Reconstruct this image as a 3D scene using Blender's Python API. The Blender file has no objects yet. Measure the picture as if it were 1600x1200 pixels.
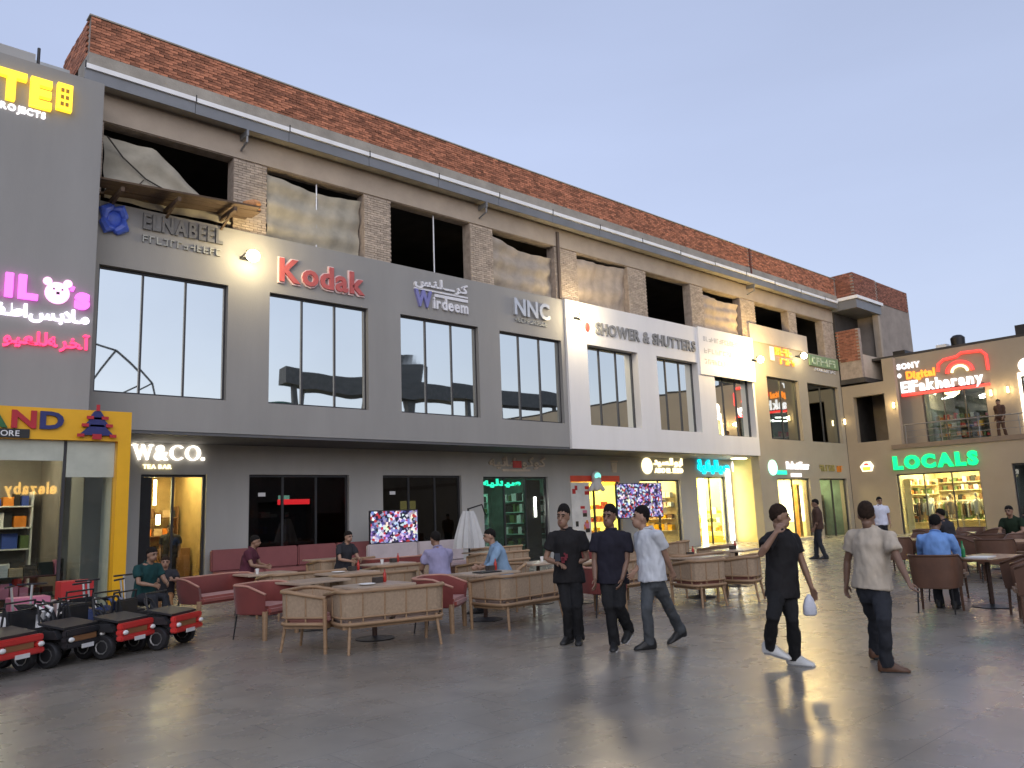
import bpy, bmesh, math, random
from mathutils import Vector, Matrix
from math import radians as R, sin, cos, pi
random.seed(7)
scene = bpy.context.scene
COL = scene.collection

# ------------------------------------------------------------------ camera
F_PX, H_CAM = 1238.3, 1.65
YAW, PIT, ROL = R(42.30), R(9.27), R(-2.147)
_f = Vector((sin(YAW)*cos(PIT), cos(YAW)*cos(PIT), sin(PIT)))
_r0 = Vector((cos(YAW), -sin(YAW), 0)); _u0 = _r0.cross(_f)
CR = _r0*cos(ROL) + _u0*sin(ROL); CU = -_r0*sin(ROL) + _u0*cos(ROL); CF = _f
cam = bpy.data.cameras.new('camera'); cam_o = bpy.data.objects.new('camera', cam); COL.objects.link(cam_o)
m = Matrix((CR, CU, -CF)).transposed().to_4x4(); m.translation = (0, 0, H_CAM)
cam_o.matrix_world = m
cam.sensor_width = 36; cam.lens = F_PX/1600*36; cam.clip_end = 2000; cam.clip_start = .05
scene.camera = cam_o

# ------------------------------------------------------------------ light
SUN_EL, SUN_AZ = R(4.0), R(212)        # last light, behind the camera
w = bpy.data.worlds.new('World'); scene.world = w; w.use_nodes = True
nt = w.node_tree; nt.nodes.clear()
sky = nt.nodes.new('ShaderNodeTexSky'); sky.sky_type = 'NISHITA'; sky.sun_disc = False
sky.sun_elevation = SUN_EL; sky.sun_rotation = SUN_AZ; sky.air_density = 1.0; sky.dust_density = 1.2; sky.ozone_density = 1.5
hs = nt.nodes.new('ShaderNodeHueSaturation'); hs.inputs['Saturation'].default_value = .62
bg = nt.nodes.new('ShaderNodeBackground'); bg.inputs['Strength'].default_value = .139
out = nt.nodes.new('ShaderNodeOutputWorld')
gm = nt.nodes.new('ShaderNodeGamma'); gm.inputs['Gamma'].default_value = .45
mc = nt.nodes.new('ShaderNodeVectorMath'); mc.operation = 'MULTIPLY'; mc.inputs[1].default_value = (.985, 1.045, 1.36)
nt.links.new(sky.outputs[0], hs.inputs['Color']); nt.links.new(hs.outputs[0], gm.inputs['Color']); nt.links.new(gm.outputs[0], mc.inputs[0]); tcw = nt.nodes.new('ShaderNodeTexCoord'); mpw = nt.nodes.new('ShaderNodeMapping'); mpw.inputs['Scale'].default_value = (1.2, 1.2, 5.5); mpw.inputs['Rotation'].default_value = (.12, .08, .5)
nz = nt.nodes.new('ShaderNodeTexNoise'); nz.inputs['Scale'].default_value = 1.6; nz.inputs['Detail'].default_value = 5; nz.inputs['Roughness'].default_value = .5
mrw = nt.nodes.new('ShaderNodeMapRange'); mrw.inputs[1].default_value = .35; mrw.inputs[2].default_value = .7; mrw.inputs[3].default_value = .98; mrw.inputs[4].default_value = 1.035
scw = nt.nodes.new('ShaderNodeVectorMath'); scw.operation = 'SCALE'     # faint streaks of high haze
nt.links.new(tcw.outputs['Generated'], mpw.inputs[0]); nt.links.new(mpw.outputs[0], nz.inputs['Vector']); nt.links.new(nz.outputs['Fac'], mrw.inputs[0]); nt.links.new(mrw.outputs[0], scw.inputs['Scale'])
nt.links.new(mc.outputs[0], scw.inputs[0]); nt.links.new(scw.outputs[0], bg.inputs['Color']); nt.links.new(bg.outputs[0], out.inputs['Surface'])
sun = bpy.data.lights.new('sun', 'SUN'); sun.energy = .32; sun.angle = R(60); sun.color = (1, .96, .93)
sun_o = bpy.data.objects.new('sun', sun); COL.objects.link(sun_o)
sd = Vector((sin(SUN_AZ)*cos(R(30)), cos(SUN_AZ)*cos(R(30)), sin(R(30))))
sun_o.rotation_euler = sd.to_track_quat('Z', 'Y').to_euler()
vs = scene.view_settings
vs.view_transform = 'Standard'; vs.look = 'None'; vs.gamma = 1; vs.use_curve_mapping = False; vs.exposure = 1.8
scene.cycles.use_denoising = True
scene.cycles.max_bounces = 8; scene.cycles.transparent_max_bounces = 12
scene.cycles.caustics_reflective = False; scene.cycles.caustics_refractive = False
scene.cycles.sample_clamp_indirect = 6

# ------------------------------------------------------------------ pixel -> place
def ray(x, y): return CR*((x-800)/F_PX) - CU*((y-600)/F_PX) + CF
def onY(x, y, Y): d = ray(x, y); return d*(Y/d.y) + Vector((0, 0, H_CAM))
def onX(x, y, X): d = ray(x, y); return d*(X/d.x) + Vector((0, 0, H_CAM))
def onZ(x, y, Z=0): d = ray(x, y); return d*((Z-H_CAM)/d.z) + Vector((0, 0, H_CAM))
SR = Vector((cos(YAW), -sin(YAW), 0)); TC = Vector((-sin(YAW), -cos(YAW), 0))    # screen right, towards camera

# ------------------------------------------------------------------ materials
MATS = {}
def pm(name, col, rough=.6, metal=0., var=.12, scale=2.5, bump=0., bscale=60., spec=.5, coat=0., island=0., sheen=0., stretch=None, trans=0.):
    if name in MATS: return MATS[name]
    mt = bpy.data.materials.new(name); mt.use_nodes = True; n = mt.node_tree.nodes; l = mt.node_tree.links
    b = n['Principled BSDF']; b.inputs['Roughness'].default_value = rough; b.inputs['Metallic'].default_value = metal
    b.inputs['Specular IOR Level'].default_value = spec; b.inputs['Coat Weight'].default_value = coat
    b.inputs['Sheen Weight'].default_value = sheen
    tc = n.new('ShaderNodeTexCoord'); src = tc.outputs['Object']
    if stretch:
        mp = n.new('ShaderNodeMapping'); mp.inputs['Scale'].default_value = stretch; l.new(src, mp.inputs[0]); src = mp.outputs[0]
    no = n.new('ShaderNodeTexNoise'); no.inputs['Scale'].default_value = scale; no.inputs['Detail'].default_value = 5; no.inputs['Roughness'].default_value = .6
    l.new(src, no.inputs['Vector'])
    mr = n.new('ShaderNodeMapRange'); mr.inputs[1].default_value = .3; mr.inputs[2].default_value = .7
    mr.inputs[3].default_value = 1-var; mr.inputs[4].default_value = 1+var; l.new(no.outputs['Fac'], mr.inputs[0])
    val = mr.outputs[0]
    if island:
        g = n.new('ShaderNodeNewGeometry'); oi = n.new('ShaderNodeObjectInfo')
        ad = n.new('ShaderNodeMath'); ad.operation = 'ADD'; l.new(g.outputs['Random Per Island'], ad.inputs[0]); l.new(oi.outputs['Random'], ad.inputs[1])
        fr = n.new('ShaderNodeMath'); fr.operation = 'FRACT'; l.new(ad.outputs[0], fr.inputs[0])
        m2 = n.new('ShaderNodeMapRange'); m2.inputs[3].default_value = 1-island; m2.inputs[4].default_value = 1+island; l.new(fr.outputs[0], m2.inputs[0])
        mu = n.new('ShaderNodeMath'); mu.operation = 'MULTIPLY'; l.new(val, mu.inputs[0]); l.new(m2.outputs[0], mu.inputs[1]); val = mu.outputs[0]
    vm = n.new('ShaderNodeVectorMath'); vm.operation = 'SCALE'; vm.inputs[0].default_value = col[:3]; l.new(val, vm.inputs['Scale'])
    l.new(vm.outputs[0], b.inputs['Base Color'])
    if bump:
        n2 = n.new('ShaderNodeTexNoise'); n2.inputs['Scale'].default_value = bscale; n2.inputs['Detail'].default_value = 4; l.new(src, n2.inputs['Vector'])
        bp = n.new('ShaderNodeBump'); bp.inputs['Strength'].default_value = bump; bp.inputs['Distance'].default_value = .02
        l.new(n2.outputs['Fac'], bp.inputs['Height']); l.new(bp.outputs[0], b.inputs['Normal'])
    if trans:
        o = [x for x in n if x.type == 'OUTPUT_MATERIAL'][0]
        tr = n.new('ShaderNodeBsdfTranslucent'); l.new(vm.outputs[0], tr.inputs['Color'])
        mx = n.new('ShaderNodeMixShader'); mx.inputs[0].default_value = trans
        l.new(b.outputs[0], mx.inputs[1]); l.new(tr.outputs[0], mx.inputs[2]); l.new(mx.outputs[0], o.inputs['Surface'])
    MATS[name] = mt; return mt
def em(name, col, s):
    if name in MATS: return MATS[name]
    mt = bpy.data.materials.new(name); mt.use_nodes = True; b = mt.node_tree.nodes['Principled BSDF']
    b.inputs['Base Color'].default_value = (*[min(.8, c) for c in col], 1); b.inputs['Roughness'].default_value = .4
    b.inputs['Emission Color'].default_value = (*col, 1); b.inputs['Emission Strength'].default_value = s
    MATS[name] = mt; return mt
def glass(name, tint=(.8, .85, .83), refl=.12, rough=.01):
    if name in MATS: return MATS[name]
    mt = bpy.data.materials.new(name); mt.use_nodes = True; n = mt.node_tree.nodes; l = mt.node_tree.links; n.clear()
    o = n.new('ShaderNodeOutputMaterial'); t = n.new('ShaderNodeBsdfTransparent'); t.inputs[0].default_value = (*tint, 1)
    g = n.new('ShaderNodeBsdfGlossy'); g.inputs['Roughness'].default_value = rough
    lw = n.new('ShaderNodeLayerWeight'); lw.inputs[0].default_value = .5
    fr = n.new('ShaderNodeMath'); fr.operation = 'POWER'; fr.inputs[1].default_value = 4.5; l.new(lw.outputs['Facing'], fr.inputs[0])
    ad = n.new('ShaderNodeMath'); ad.operation = 'MULTIPLY_ADD'; ad.inputs[1].default_value = .9-refl; ad.inputs[2].default_value = refl*.6; l.new(fr.outputs[0], ad.inputs[0])
    mx = n.new('ShaderNodeMixShader'); l.new(ad.outputs[0], mx.inputs[0]); l.new(t.outputs[0], mx.inputs[1]); l.new(g.outputs[0], mx.inputs[2])
    l.new(mx.outputs[0], o.inputs['Surface']); MATS[name] = mt; return mt
def screen_mat(name):
    mt = bpy.data.materials.new(name); mt.use_nodes = True; n = mt.node_tree.nodes; l = mt.node_tree.links; b = n['Principled BSDF']
    b.inputs['Base Color'].default_value = (.01, .01, .01, 1); b.inputs['Roughness'].default_value = .2
    tc = n.new('ShaderNodeTexCoord'); v = n.new('ShaderNodeTexVoronoi'); v.inputs['Scale'].default_value = 15; l.new(tc.outputs['Object'], v.inputs['Vector'])
    no = n.new('ShaderNodeTexNoise'); no.inputs['Scale'].default_value = 5; no.inputs['Detail'].default_value = 8; l.new(tc.outputs['Object'], no.inputs['Vector'])
    cr = n.new('ShaderNodeValToRGB'); cr.color_ramp.interpolation = 'CONSTANT'; e = cr.color_ramp.elements
    cols = [(0, (.02, .02, .05)), (.3, (.25, .25, .55)), (.45, (.7, .7, .85)), (.58, (.45, .04, .06)), (.68, (.08, .08, .25)), (.8, (.85, .82, .85)), (.92, (.35, .3, .5))]
    e[0].position, e[0].color = 0, (*cols[0][1], 1); e[1].position, e[1].color = cols[1][0], (*cols[1][1], 1)
    for p, c in cols[2:]: k = e.new(p); k.color = (*c, 1)
    sx = n.new('ShaderNodeSeparateColor'); l.new(v.outputs['Color'], sx.inputs[0]); l.new(sx.outputs[0], cr.inputs[0])
    mu = n.new('ShaderNodeVectorMath'); mu.operation = 'MULTIPLY'; l.new(cr.outputs[0], mu.inputs[0]); l.new(no.outputs['Color'], mu.inputs[1])
    l.new(mu.outputs[0], b.inputs['Emission Color']); b.inputs['Emission Strength'].default_value = .62
    return mt

# ------------------------------------------------------------------ mesh building
class MB:
    def __init__(s): s.v = []; s.f = []; s.mi = []; s.m = 0
    def add(s, vs, fs):
        k = len(s.v); s.v += [tuple(p) for p in vs]; s.f += [tuple(i+k for i in q) for q in fs]; s.mi += [s.m]*len(fs); return s
    def box(s, x0, x1, y0, y1, z0, z1):
        return s.add([(x0,y0,z0),(x1,y0,z0),(x1,y1,z0),(x0,y1,z0),(x0,y0,z1),(x1,y0,z1),(x1,y1,z1),(x0,y1,z1)],
            [(0,3,2,1),(4,5,6,7),(0,1,5,4),(1,2,6,5),(2,3,7,6),(3,0,4,7)])
    def obox(s, c, ax, ay, az):
        c, ax, ay, az = map(Vector, (c, ax, ay, az)); vs = []
        for k in (-1, 1):
            for i, j in ((-1,-1),(1,-1),(1,1),(-1,1)): vs.append(c+ax*i+ay*j+az*k)
        return s.add(vs, [(0,3,2,1),(4,5,6,7),(0,1,5,4),(1,2,6,5),(2,3,7,6),(3,0,4,7)])
    def bar(s, a, b, w, h, up=(0, 0, 1)):
        a, b = Vector(a), Vector(b); d = (b-a); L = d.length; d.normalize(); sd = d.cross(Vector(up))
        if sd.length < 1e-4: sd = d.cross(Vector((1, 0, 0)))
        sd.normalize(); u = sd.cross(d)
        return s.obox((a+b)/2, d*(L/2), sd*(w/2), u*(h/2))
    def rings(s, rs, cap=True, closed=False):
        n = len(rs[0]); k = len(s.v); vs = [p for r_ in rs for p in r_]; fs = []
        m_ = len(rs)
        for i in range(m_ if closed else m_-1):
            a, b = i*n, ((i+1) % m_)*n
            for j in range(n): fs.append((a+j, a+(j+1) % n, b+(j+1) % n, b+j))
        if cap and not closed: fs += [tuple(range(n-1, -1, -1)), tuple(range((m_-1)*n, m_*n))]
        return s.add(vs, fs)
    def tube(s, pts, rad, n=8, ell=None, dirw=None, closed=False, round_cap=False):
        pts = [Vector(p) for p in pts]; N = len(pts)
        rad = [rad]*N if not isinstance(rad, (list, tuple)) else list(rad)
        if round_cap:
            d0 = (pts[0]-pts[1]).normalized(); d1 = (pts[-1]-pts[-2]).normalized()
            P = [pts[0]+d0*rad[0]*.95, pts[0]+d0*rad[0]*.6]+pts+[pts[-1]+d1*rad[-1]*.6, pts[-1]+d1*rad[-1]*.95]
            rad = [rad[0]*.3, rad[0]*.8]+rad+[rad[-1]*.8, rad[-1]*.3]; pts = P; N = len(pts)
        rs = []; prev = None
        for i in range(N):
            if closed: d = pts[(i+1) % N]-pts[i-1]
            else: d = pts[min(i+1, N-1)]-pts[max(i-1, 0)]
            d.normalize()
            if dirw is not None: a = Vector(dirw)-d*d.dot(Vector(dirw))
            elif prev is None: a = d.orthogonal()
            else: a = prev-d*d.dot(prev)
            a.normalize(); b = d.cross(a); prev = a; e = ell if ell else 1
            if isinstance(ell, (list, tuple)): e = ell[min(i, len(ell)-1)]
            rs.append([pts[i]+a*(rad[i]*cos(2*pi*j/n))+b*(rad[i]*e*sin(2*pi*j/n)) for j in range(n)])
        return s.rings(rs, True, closed)
    def lathe(s, prof, n=16, c=(0, 0, 0), axis='z'):
        rs = []
        for r_, z in prof:
            ring = []
            for j in range(n):
                a = 2*pi*j/n; p = (r_*cos(a), r_*sin(a), z)
                if axis == 'y': p = (p[0], p[2], p[1])
                if axis == 'x': p = (p[2], p[0], p[1])
                ring.append(Vector(p)+Vector(c))
            rs.append(ring)
        return s.rings(rs)
    def ball(s, c, rx, ry, rz, n=12, m_=8):
        return s.lathe([(max(1e-3, sin(pi*i/m_)), -cos(pi*i/m_)) for i in range(m_+1)], n).warp(n*(m_+1), lambda p: (c[0]+p[0]*rx, c[1]+p[1]*ry, c[2]+p[2]*rz))
    def warp(s, last, fn):
        for i in range(len(s.v)-last, len(s.v)): s.v[i] = tuple(fn(s.v[i]))
        return s
    def prism(s, poly, fn0, fn1):
        n = len(poly); vs = [fn0(p) for p in poly]+[fn1(p) for p in poly]
        return s.add(vs, [tuple(range(n-1, -1, -1)), tuple(range(n, 2*n))]+[(i, (i+1) % n, n+(i+1) % n, n+i) for i in range(n)])
    def wall(s, u0, u1, z0, z1, holes, fn, d0, d1):
        """wall in (u, z) with rectangular holes; fn(u, d, z) -> point; d0 front, d1 back"""
        us = sorted({u0, u1, *[min(max(a, u0), u1) for h in holes for a in h[:2]]}); zs = sorted({z0, z1, *[min(max(a, z0), z1) for h in holes for a in h[2:]]})
        def solid(i, j):
            if i < 0 or j < 0 or i >= len(us)-1 or j >= len(zs)-1: return False
            u, z = (us[i]+us[i+1])/2, (zs[j]+zs[j+1])/2
            return not any(h[0] < u < h[1] and h[2] < z < h[3] for h in holes)
        for i in range(len(us)-1):
            for j in range(len(zs)-1):
                if not solid(i, j): continue
                a, b, c, d = us[i], us[i+1], zs[j], zs[j+1]
                s.add([fn(a, d0, c), fn(b, d0, c), fn(b, d0, d), fn(a, d0, d)], [(0, 1, 2, 3)])
                s.add([fn(a, d1, c), fn(b, d1, c), fn(b, d1, d), fn(a, d1, d)], [(3, 2, 1, 0)])
                for di, dj, e in ((-1, 0, ((a, c), (a, d))), (1, 0, ((b, d), (b, c))), (0, -1, ((b, c), (a, c))), (0, 1, ((a, d), (b, d)))):
                    if not solid(i+di, j+dj):
                        (p, q), (r_, t) = e
                        s.add([fn(p, d0, q), fn(p, d1, q), fn(r_, d1, t), fn(r_, d0, t)], [(3, 2, 1, 0)])
        return s
    def obj(s, name, mat, parent=None, smooth=False, loc=None, bevel=0):
        me = bpy.data.meshes.new(name); me.from_pydata(s.v, [], s.f)
        mats = mat if isinstance(mat, (list, tuple)) else [mat]
        for x in mats: me.materials.append(x)
        if len(mats) > 1: me.polygons.foreach_set('material_index', s.mi)
        if smooth: me.polygons.foreach_set('use_smooth', [True]*len(me.polygons))
        bm = bmesh.new(); bm.from_mesh(me); bmesh.ops.recalc_face_normals(bm, faces=bm.faces)
        if bevel: bmesh.ops.bevel(bm, geom=bm.edges[:], offset=bevel, segments=2, affect='EDGES', clamp_overlap=True)
        bm.to_mesh(me); bm.free(); me.update()
        if smooth and smooth != 1:
            try: me.set_sharp_from_angle(angle=R(smooth))
            except Exception: pass
        o = bpy.data.objects.new(name, me); COL.objects.link(o)
        if parent: o.parent = parent
        if loc: o.location = loc
        return o
def B(*a): return MB().box(*a)
def empty(name, label, cat, loc=(0, 0, 0), rz=0, group=None):
    o = bpy.data.objects.new(name, None); COL.objects.link(o); o.location = loc; o.rotation_euler = (0, 0, rz); o.empty_display_size = .2
    return tag(o, label, cat, group)
def tag(o, label, cat, group=None):
    o['label'] = label; o['category'] = cat
    if group: o['group'] = group
    return o
def dup(root, loc, rz, label, group=None):
    def cp(o, par):
        c = o.copy(); COL.objects.link(c); c.parent = par
        for ch in o.children: cp(ch, c)
        return c
    c = cp(root, None); c.location = loc; c.rotation_euler = (0, 0, rz); c['label'] = label
    if group: c['group'] = group
    return c

# ------------------------------------------------------------------ lettering
_gl = {}
def glyph(ch, bold=.02, ex=.5):
    k = (ch, bold)
    if k not in _gl:
        c = bpy.data.curves.new('glyph', 'FONT'); c.body = ch; c.extrude = ex; c.offset = bold; c.resolution_u = 3
        o = bpy.data.objects.new('glyph', c); COL.objects.link(o); bpy.context.view_layer.update()
        me = bpy.data.meshes.new_from_object(o.evaluated_get(bpy.context.evaluated_depsgraph_get()))
        vs = [tuple(v.co) for v in me.vertices]; fs = [tuple(p.vertices) for p in me.polygons]
        bpy.data.objects.remove(o); bpy.data.curves.remove(c); bpy.data.meshes.remove(me); _gl[k] = (vs, fs)
    return _gl[k]
def lettering(text, parent, fn, width, h, depth, mat, bold=.02, gap=.1, name='letter', space=.3, slant=0, joined=False, mats=None, base=0):
    """fn(u, d, z) maps sign plane to the world; text fills width x cap height h, lower left corner at u = 0, z = 0; d = 0 at the wall"""
    x = 0; items = []
    for ch in text:
        if ch == ' ': x += space; continue
        vs, fs = glyph(ch, bold)
        if not vs: x += space; continue
        a = min(v[0] for v in vs); b = max(v[0] for v in vs)
        items.append((x-a, vs, fs)); x += b-a+(0 if joined else gap)
    W = x-(0 if joined else gap); sx = width/W; sz = h/.69
    res = []
    for i, (off, vs, fs) in enumerate(items):
        mb = MB(); mb.add([fn(((v[0]+off)+slant*v[1])*sx, -depth*(.5+v[2]), v[1]*sz+base) for v in vs], fs)
        res.append(mb.obj(name, mats[i % len(mats)] if mats else mat, parent))
    return res
def planeY(x0, Y, z0): return lambda u, d, z: (x0+u, Y+d, z0+z)
def planeX(X, y0, z0): return lambda u, d, z: (X+d, y0-u, z0+z)
# ================================================================== materials in use
GREY = pm('grey_render', (.285, .279, .264), .75, var=.07, scale=1.1, bump=.1, bscale=60, stretch=(1, 1, .22))
GREY2 = pm('grey_render_low', (.40, .395, .375), .7, var=.07, scale=1.2, bump=.1, bscale=60, stretch=(1, 1, .25))
WHITE = pm('white_cladding', (.73, .72, .705), .5, var=.045, scale=1.2, stretch=(1, 1, .2))
WHITE2 = pm('white_board', (.78, .77, .76), .4, var=.03, scale=.8)
BEIGE = pm('beige_plaster', (.41, .34, .265), .8, var=.12, scale=1.3, bump=.2, bscale=35)
TAUPE = pm('taupe_render', (.34, .30, .23), .75, var=.07, scale=.8, bump=.08, bscale=80)
CONC = pm('raw_concrete', (.34, .31, .26), .85, var=.2, scale=1.7, bump=.3, bscale=25)
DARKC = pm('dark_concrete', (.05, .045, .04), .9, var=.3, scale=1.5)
BRICK = pm('red_brick', (.40, .16, .088), .85, var=.3, scale=9, bump=.4, bscale=70, island=.45)
BEBRICK = pm('plastered_brick', (.44, .36, .28), .88, var=.18, scale=7, bump=.35, bscale=70, island=.16)
MORTAR = pm('mortar', (.33, .27, .22), .9, var=.25, scale=5, bump=.3, bscale=50)
ALU = pm('light_aluminium', (.86, .86, .84), .4, 0., var=.08, scale=2)
FASCIA = pm('grey_fascia', (.21, .215, .22), .45, .3, var=.12, scale=1.2)
DARK = pm('dark_metal', (.03, .03, .032), .45, .6, var=.15)
BLACK = pm('black_plastic', (.018, .018, .02), .45, var=.2, scale=8)
FRAME = pm('window_frame', (.06, .06, .063), .4, .5, var=.1)
STEEL = pm('steel_tube', (.45, .45, .45), .35, .8, var=.1)
WHITEP = pm('white_paint', (.75, .75, .74), .5, var=.04)
CREAM = pm('cream_wall', (.72, .62, .42), .7, var=.06)
YELLOW = pm('yellow_panel', (.80, .42, .012), .4, var=.05)
MIRROR = pm('coated_glass', (.95, .97, .89), .012, 1.0, var=.015, scale=.6)
GLASS = glass('shop_glass', refl=.10)
GLASSD = glass('dark_shop_glass', (.30, .31, .31), refl=.14)
GLASSR = glass('terrace_glass', (.75, .8, .78), refl=.18)

# ================================================================== ground
def floor_mat():
    mt = bpy.data.materials.new('polished_porcelain'); mt.use_nodes = True; n = mt.node_tree.nodes; l = mt.node_tree.links; b = n['Principled BSDF']
    tc = n.new('ShaderNodeTexCoord')
    br = n.new('ShaderNodeTexBrick'); br.inputs['Scale'].default_value = 1.0; br.inputs['Brick Width'].default_value = 1.2; br.inputs['Row Height'].default_value = .6
    br.inputs['Mortar Size'].default_value = .004; br.inputs['Color1'].default_value = (.222, .200, .170, 1); br.inputs['Color2'].default_value = (.238, .216, .184, 1); br.inputs['Mortar'].default_value = (.13, .12, .106, 1)
    l.new(tc.outputs['Object'], br.inputs['Vector'])
    no = n.new('ShaderNodeTexNoise'); no.inputs['Scale'].default_value = .9; no.inputs['Detail'].default_value = 7; no.inputs['Roughness'].default_value = .65; l.new(tc.outputs['Object'], no.inputs['Vector'])
    mr = n.new('ShaderNodeMapRange'); mr.inputs[1].default_value = .3; mr.inputs[2].default_value = .7; mr.inputs[3].default_value = .78; mr.inputs[4].default_value = 1.2; l.new(no.outputs['Fac'], mr.inputs[0])
    vm = n.new('ShaderNodeVectorMath'); vm.operation = 'SCALE'; l.new(br.outputs['Color'], vm.inputs[0]); l.new(mr.outputs[0], vm.inputs['Scale']); l.new(vm.outputs[0], b.inputs['Base Color'])
    n2 = n.new('ShaderNodeTexNoise'); n2.inputs['Scale'].default_value = 2.2; n2.inputs['Detail'].default_value = 6; l.new(tc.outputs['Object'], n2.inputs['Vector'])
    m2 = n.new('ShaderNodeMapRange'); m2.inputs[1].default_value = .3; m2.inputs[2].default_value = .7; m2.inputs[3].default_value = .23; m2.inputs[4].default_value = .33; l.new(n2.outputs['Fac'], m2.inputs[0]); l.new(m2.outputs[0], b.inputs['Roughness'])
    b.inputs['Specular IOR Level'].default_value = .6
    return mt
FLOOR = floor_mat()
g = MB(); g.add([(-250, -250, 0), (300, -250, 0), (300, 300, 0), (-250, 300, 0)], [(0, 1, 2, 3)])
ground = g.obj('plaza_floor', FLOOR); ground['kind'] = 'structure'; ground['label'] = 'polished grey porcelain plaza floor'

# ================================================================== main building
YF, YL, X1 = 18.4, 20.4, 39.5
main = empty('shopping_building', 'long three storey building with grey and white cladding and raw brick top floor', 'building', (4.2, YF, 0))
def mo(o):                                  # geometry is written in world metres; keep it there under the empty
    o.parent = main; o.location = (-4.2, -YF, 0); return o
def fY(u, d, z): return (u, d, z)
ZW0, ZW1, ZB, ZT = 4.56, 7.40, 3.77, 8.86
WINS = [(4.62, 7.51), (8.58, 11.46), (12.53, 15.41), (16.29, 19.08)]
mo(MB().wall(4.2, 19.28, ZB, ZT, [(a, b, ZW0, ZW1) for a, b in WINS], fY, YF, YF+.35).obj('grey_cladding', GREY))
WW = [(20.28, 23.05), (24.19, 26.86)]
mo(MB().wall(19.283, 31.05, ZB-.05, ZT+.02, [(a, b, ZW0, ZW1) for a, b in WW]+[(28.0, 30.9, 4.5, 7.4)], fY, YF-.09, YF+.3).obj('white_cladding', WHITE))
mo(B(26.97, 31.08, YF-.16, YF-.093, 6.94, 8.92).obj('white_board', WHITE2))
def window(x0, x1, z0, z1, Y, n=3, matp=MIRROR, frame=FRAME, parent=None, rng=random):
    fr = MB(); t = .05
    fr.box(x0, x1, Y-.03, Y+.05, z1-t, z1).box(x0, x1, Y-.03, Y+.05, z0, z0+t).box(x0, x0+t, Y-.03, Y+.05, z0+t, z1-t).box(x1-t, x1, Y-.03, Y+.05, z0+t, z1-t)
    ww = (x1-x0)/n
    for k in range(1, n): fr.box(x0+k*ww-.022, x0+k*ww+.022, Y-.025, Y+.045, z0+t, z1-t)
    f = mo(fr.obj('window', frame))
    for k in range(n):
        a, b = x0+k*ww+.02, x0+(k+1)*ww-.02
        p = MB(); c = Vector(((a+b)/2, Y+.012, (z0+z1)/2)); tx, tz = rng.uniform(-.004, .004), rng.uniform(-.004, .004)
        N = 6; vs = []
        bow = rng.uniform(-.003, .003)
        for i in range(N+1):
            for j in range(N+1):
                s_, q = i/N*2-1, j/N*2-1
                vs.append((c.x+s_*(b-a)/2, c.y+tx*s_+tz*q+bow*(1-s_*s_)*(1-q*q), c.z+q*(z1-z0-2*t+.02)/2))
        p.add(vs, [(i*(N+1)+j, (i+1)*(N+1)+j, (i+1)*(N+1)+j+1, i*(N+1)+j+1) for i in range(N) for j in range(N)])
        o = p.obj('pane', matp, smooth=True); o.parent = f
    return f
for a, b in WINS: window(a, b, ZW0, ZW1, YF+.16)
for a, b in WW: window(a, b, ZW0, ZW1, YF+.22)
window(28.0, 30.9, 4.5, 7.4, YF+.2)
# storey slabs, floors and rear walls
mo(MB().box(4.2, 39.5, YF+.45, 27, 8.3, 8.62).obj('floor_slab', CONC))
mo(B(4.22, 31.0, YF+.02, YL+.2, 3.70, 3.765).obj('soffit', pm('soffit_dark', (.11, .11, .112), .7, var=.1)))
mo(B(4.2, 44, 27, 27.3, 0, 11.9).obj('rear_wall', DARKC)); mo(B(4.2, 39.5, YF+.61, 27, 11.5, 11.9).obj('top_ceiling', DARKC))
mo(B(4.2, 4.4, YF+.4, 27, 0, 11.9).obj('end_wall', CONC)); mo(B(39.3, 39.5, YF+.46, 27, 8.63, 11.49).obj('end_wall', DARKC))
# raw top storey: piers, beam, slab edge, brick parapet
OPS = [(4.6, 7.62), (8.5, 11.4), (12.3, 15.26), (16.2, 19.03), (20.16, 22.96), (24.07, 26.98), (27.89, 30.73), (31.95, 34.91), (35.66, 38.31)]
ZO0, ZO1 = 8.66, 10.77
mo(MB().wall(4.2, 39.5, 8.6, 11.5, [(a, b, ZO0, ZO1) for a, b in OPS], fY, YF+.1, YF+.45).obj('pier_wall', MORTAR))
mo(MB().box(4.2, 39.5, YF+.06, YF+.099, ZO1+.02, 11.42).obj('lintel_beam', BEIGE))
def brick_mesh(l=.20, h=.056, d=.03):
    return B(-l/2, l/2, -d, 0, 0, h)
# stacked brick faces on the piers (too many to lift out singly)
pb = MB(); piers = [(4.2, 4.6)]+[(OPS[i][1], OPS[i+1][0]) for i in range(len(OPS)-1)]+[(38.31, 39.5)]
for a, b in piers:
    z, r_ = 8.88, 0
    while z < 10.72:
        x = a+.01-(.105 if r_ % 2 else 0)
        while x < b-.03:
            x0, x1 = max(x, a+.005), min(x+.2, b-.005)
            if x1-x0 > .05:
                j = random.uniform(-.006, .01); pb.box(x0, x1, YF+.076-j*.7, YF+.099, z, z+.056)
            x += .212
        z += .067; r_ += 1
o = mo(pb.obj('pier_bricks', BEBRICK)); o['kind'] = 'stuff'
YP = 18.1
mo(MB().box(4.13, 39.45, YP, YF+.6, 11.5, 12.14).obj('roof_slab', CONC))
mo(MB().box(4.15, 39.45, YP+.03, YP+.25, 12.14, 13.02).obj('parapet_core', MORTAR))
mo(MB().box(4.15, 4.4, YP+.27, 20.6, 12.14, 13.02).obj('parapet_return_core', MORTAR))
bm0 = brick_mesh().obj('brick', BRICK); bme = bm0.data; bpy.data.objects.remove(bm0)
rest = MB(); cnt = 0
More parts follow.
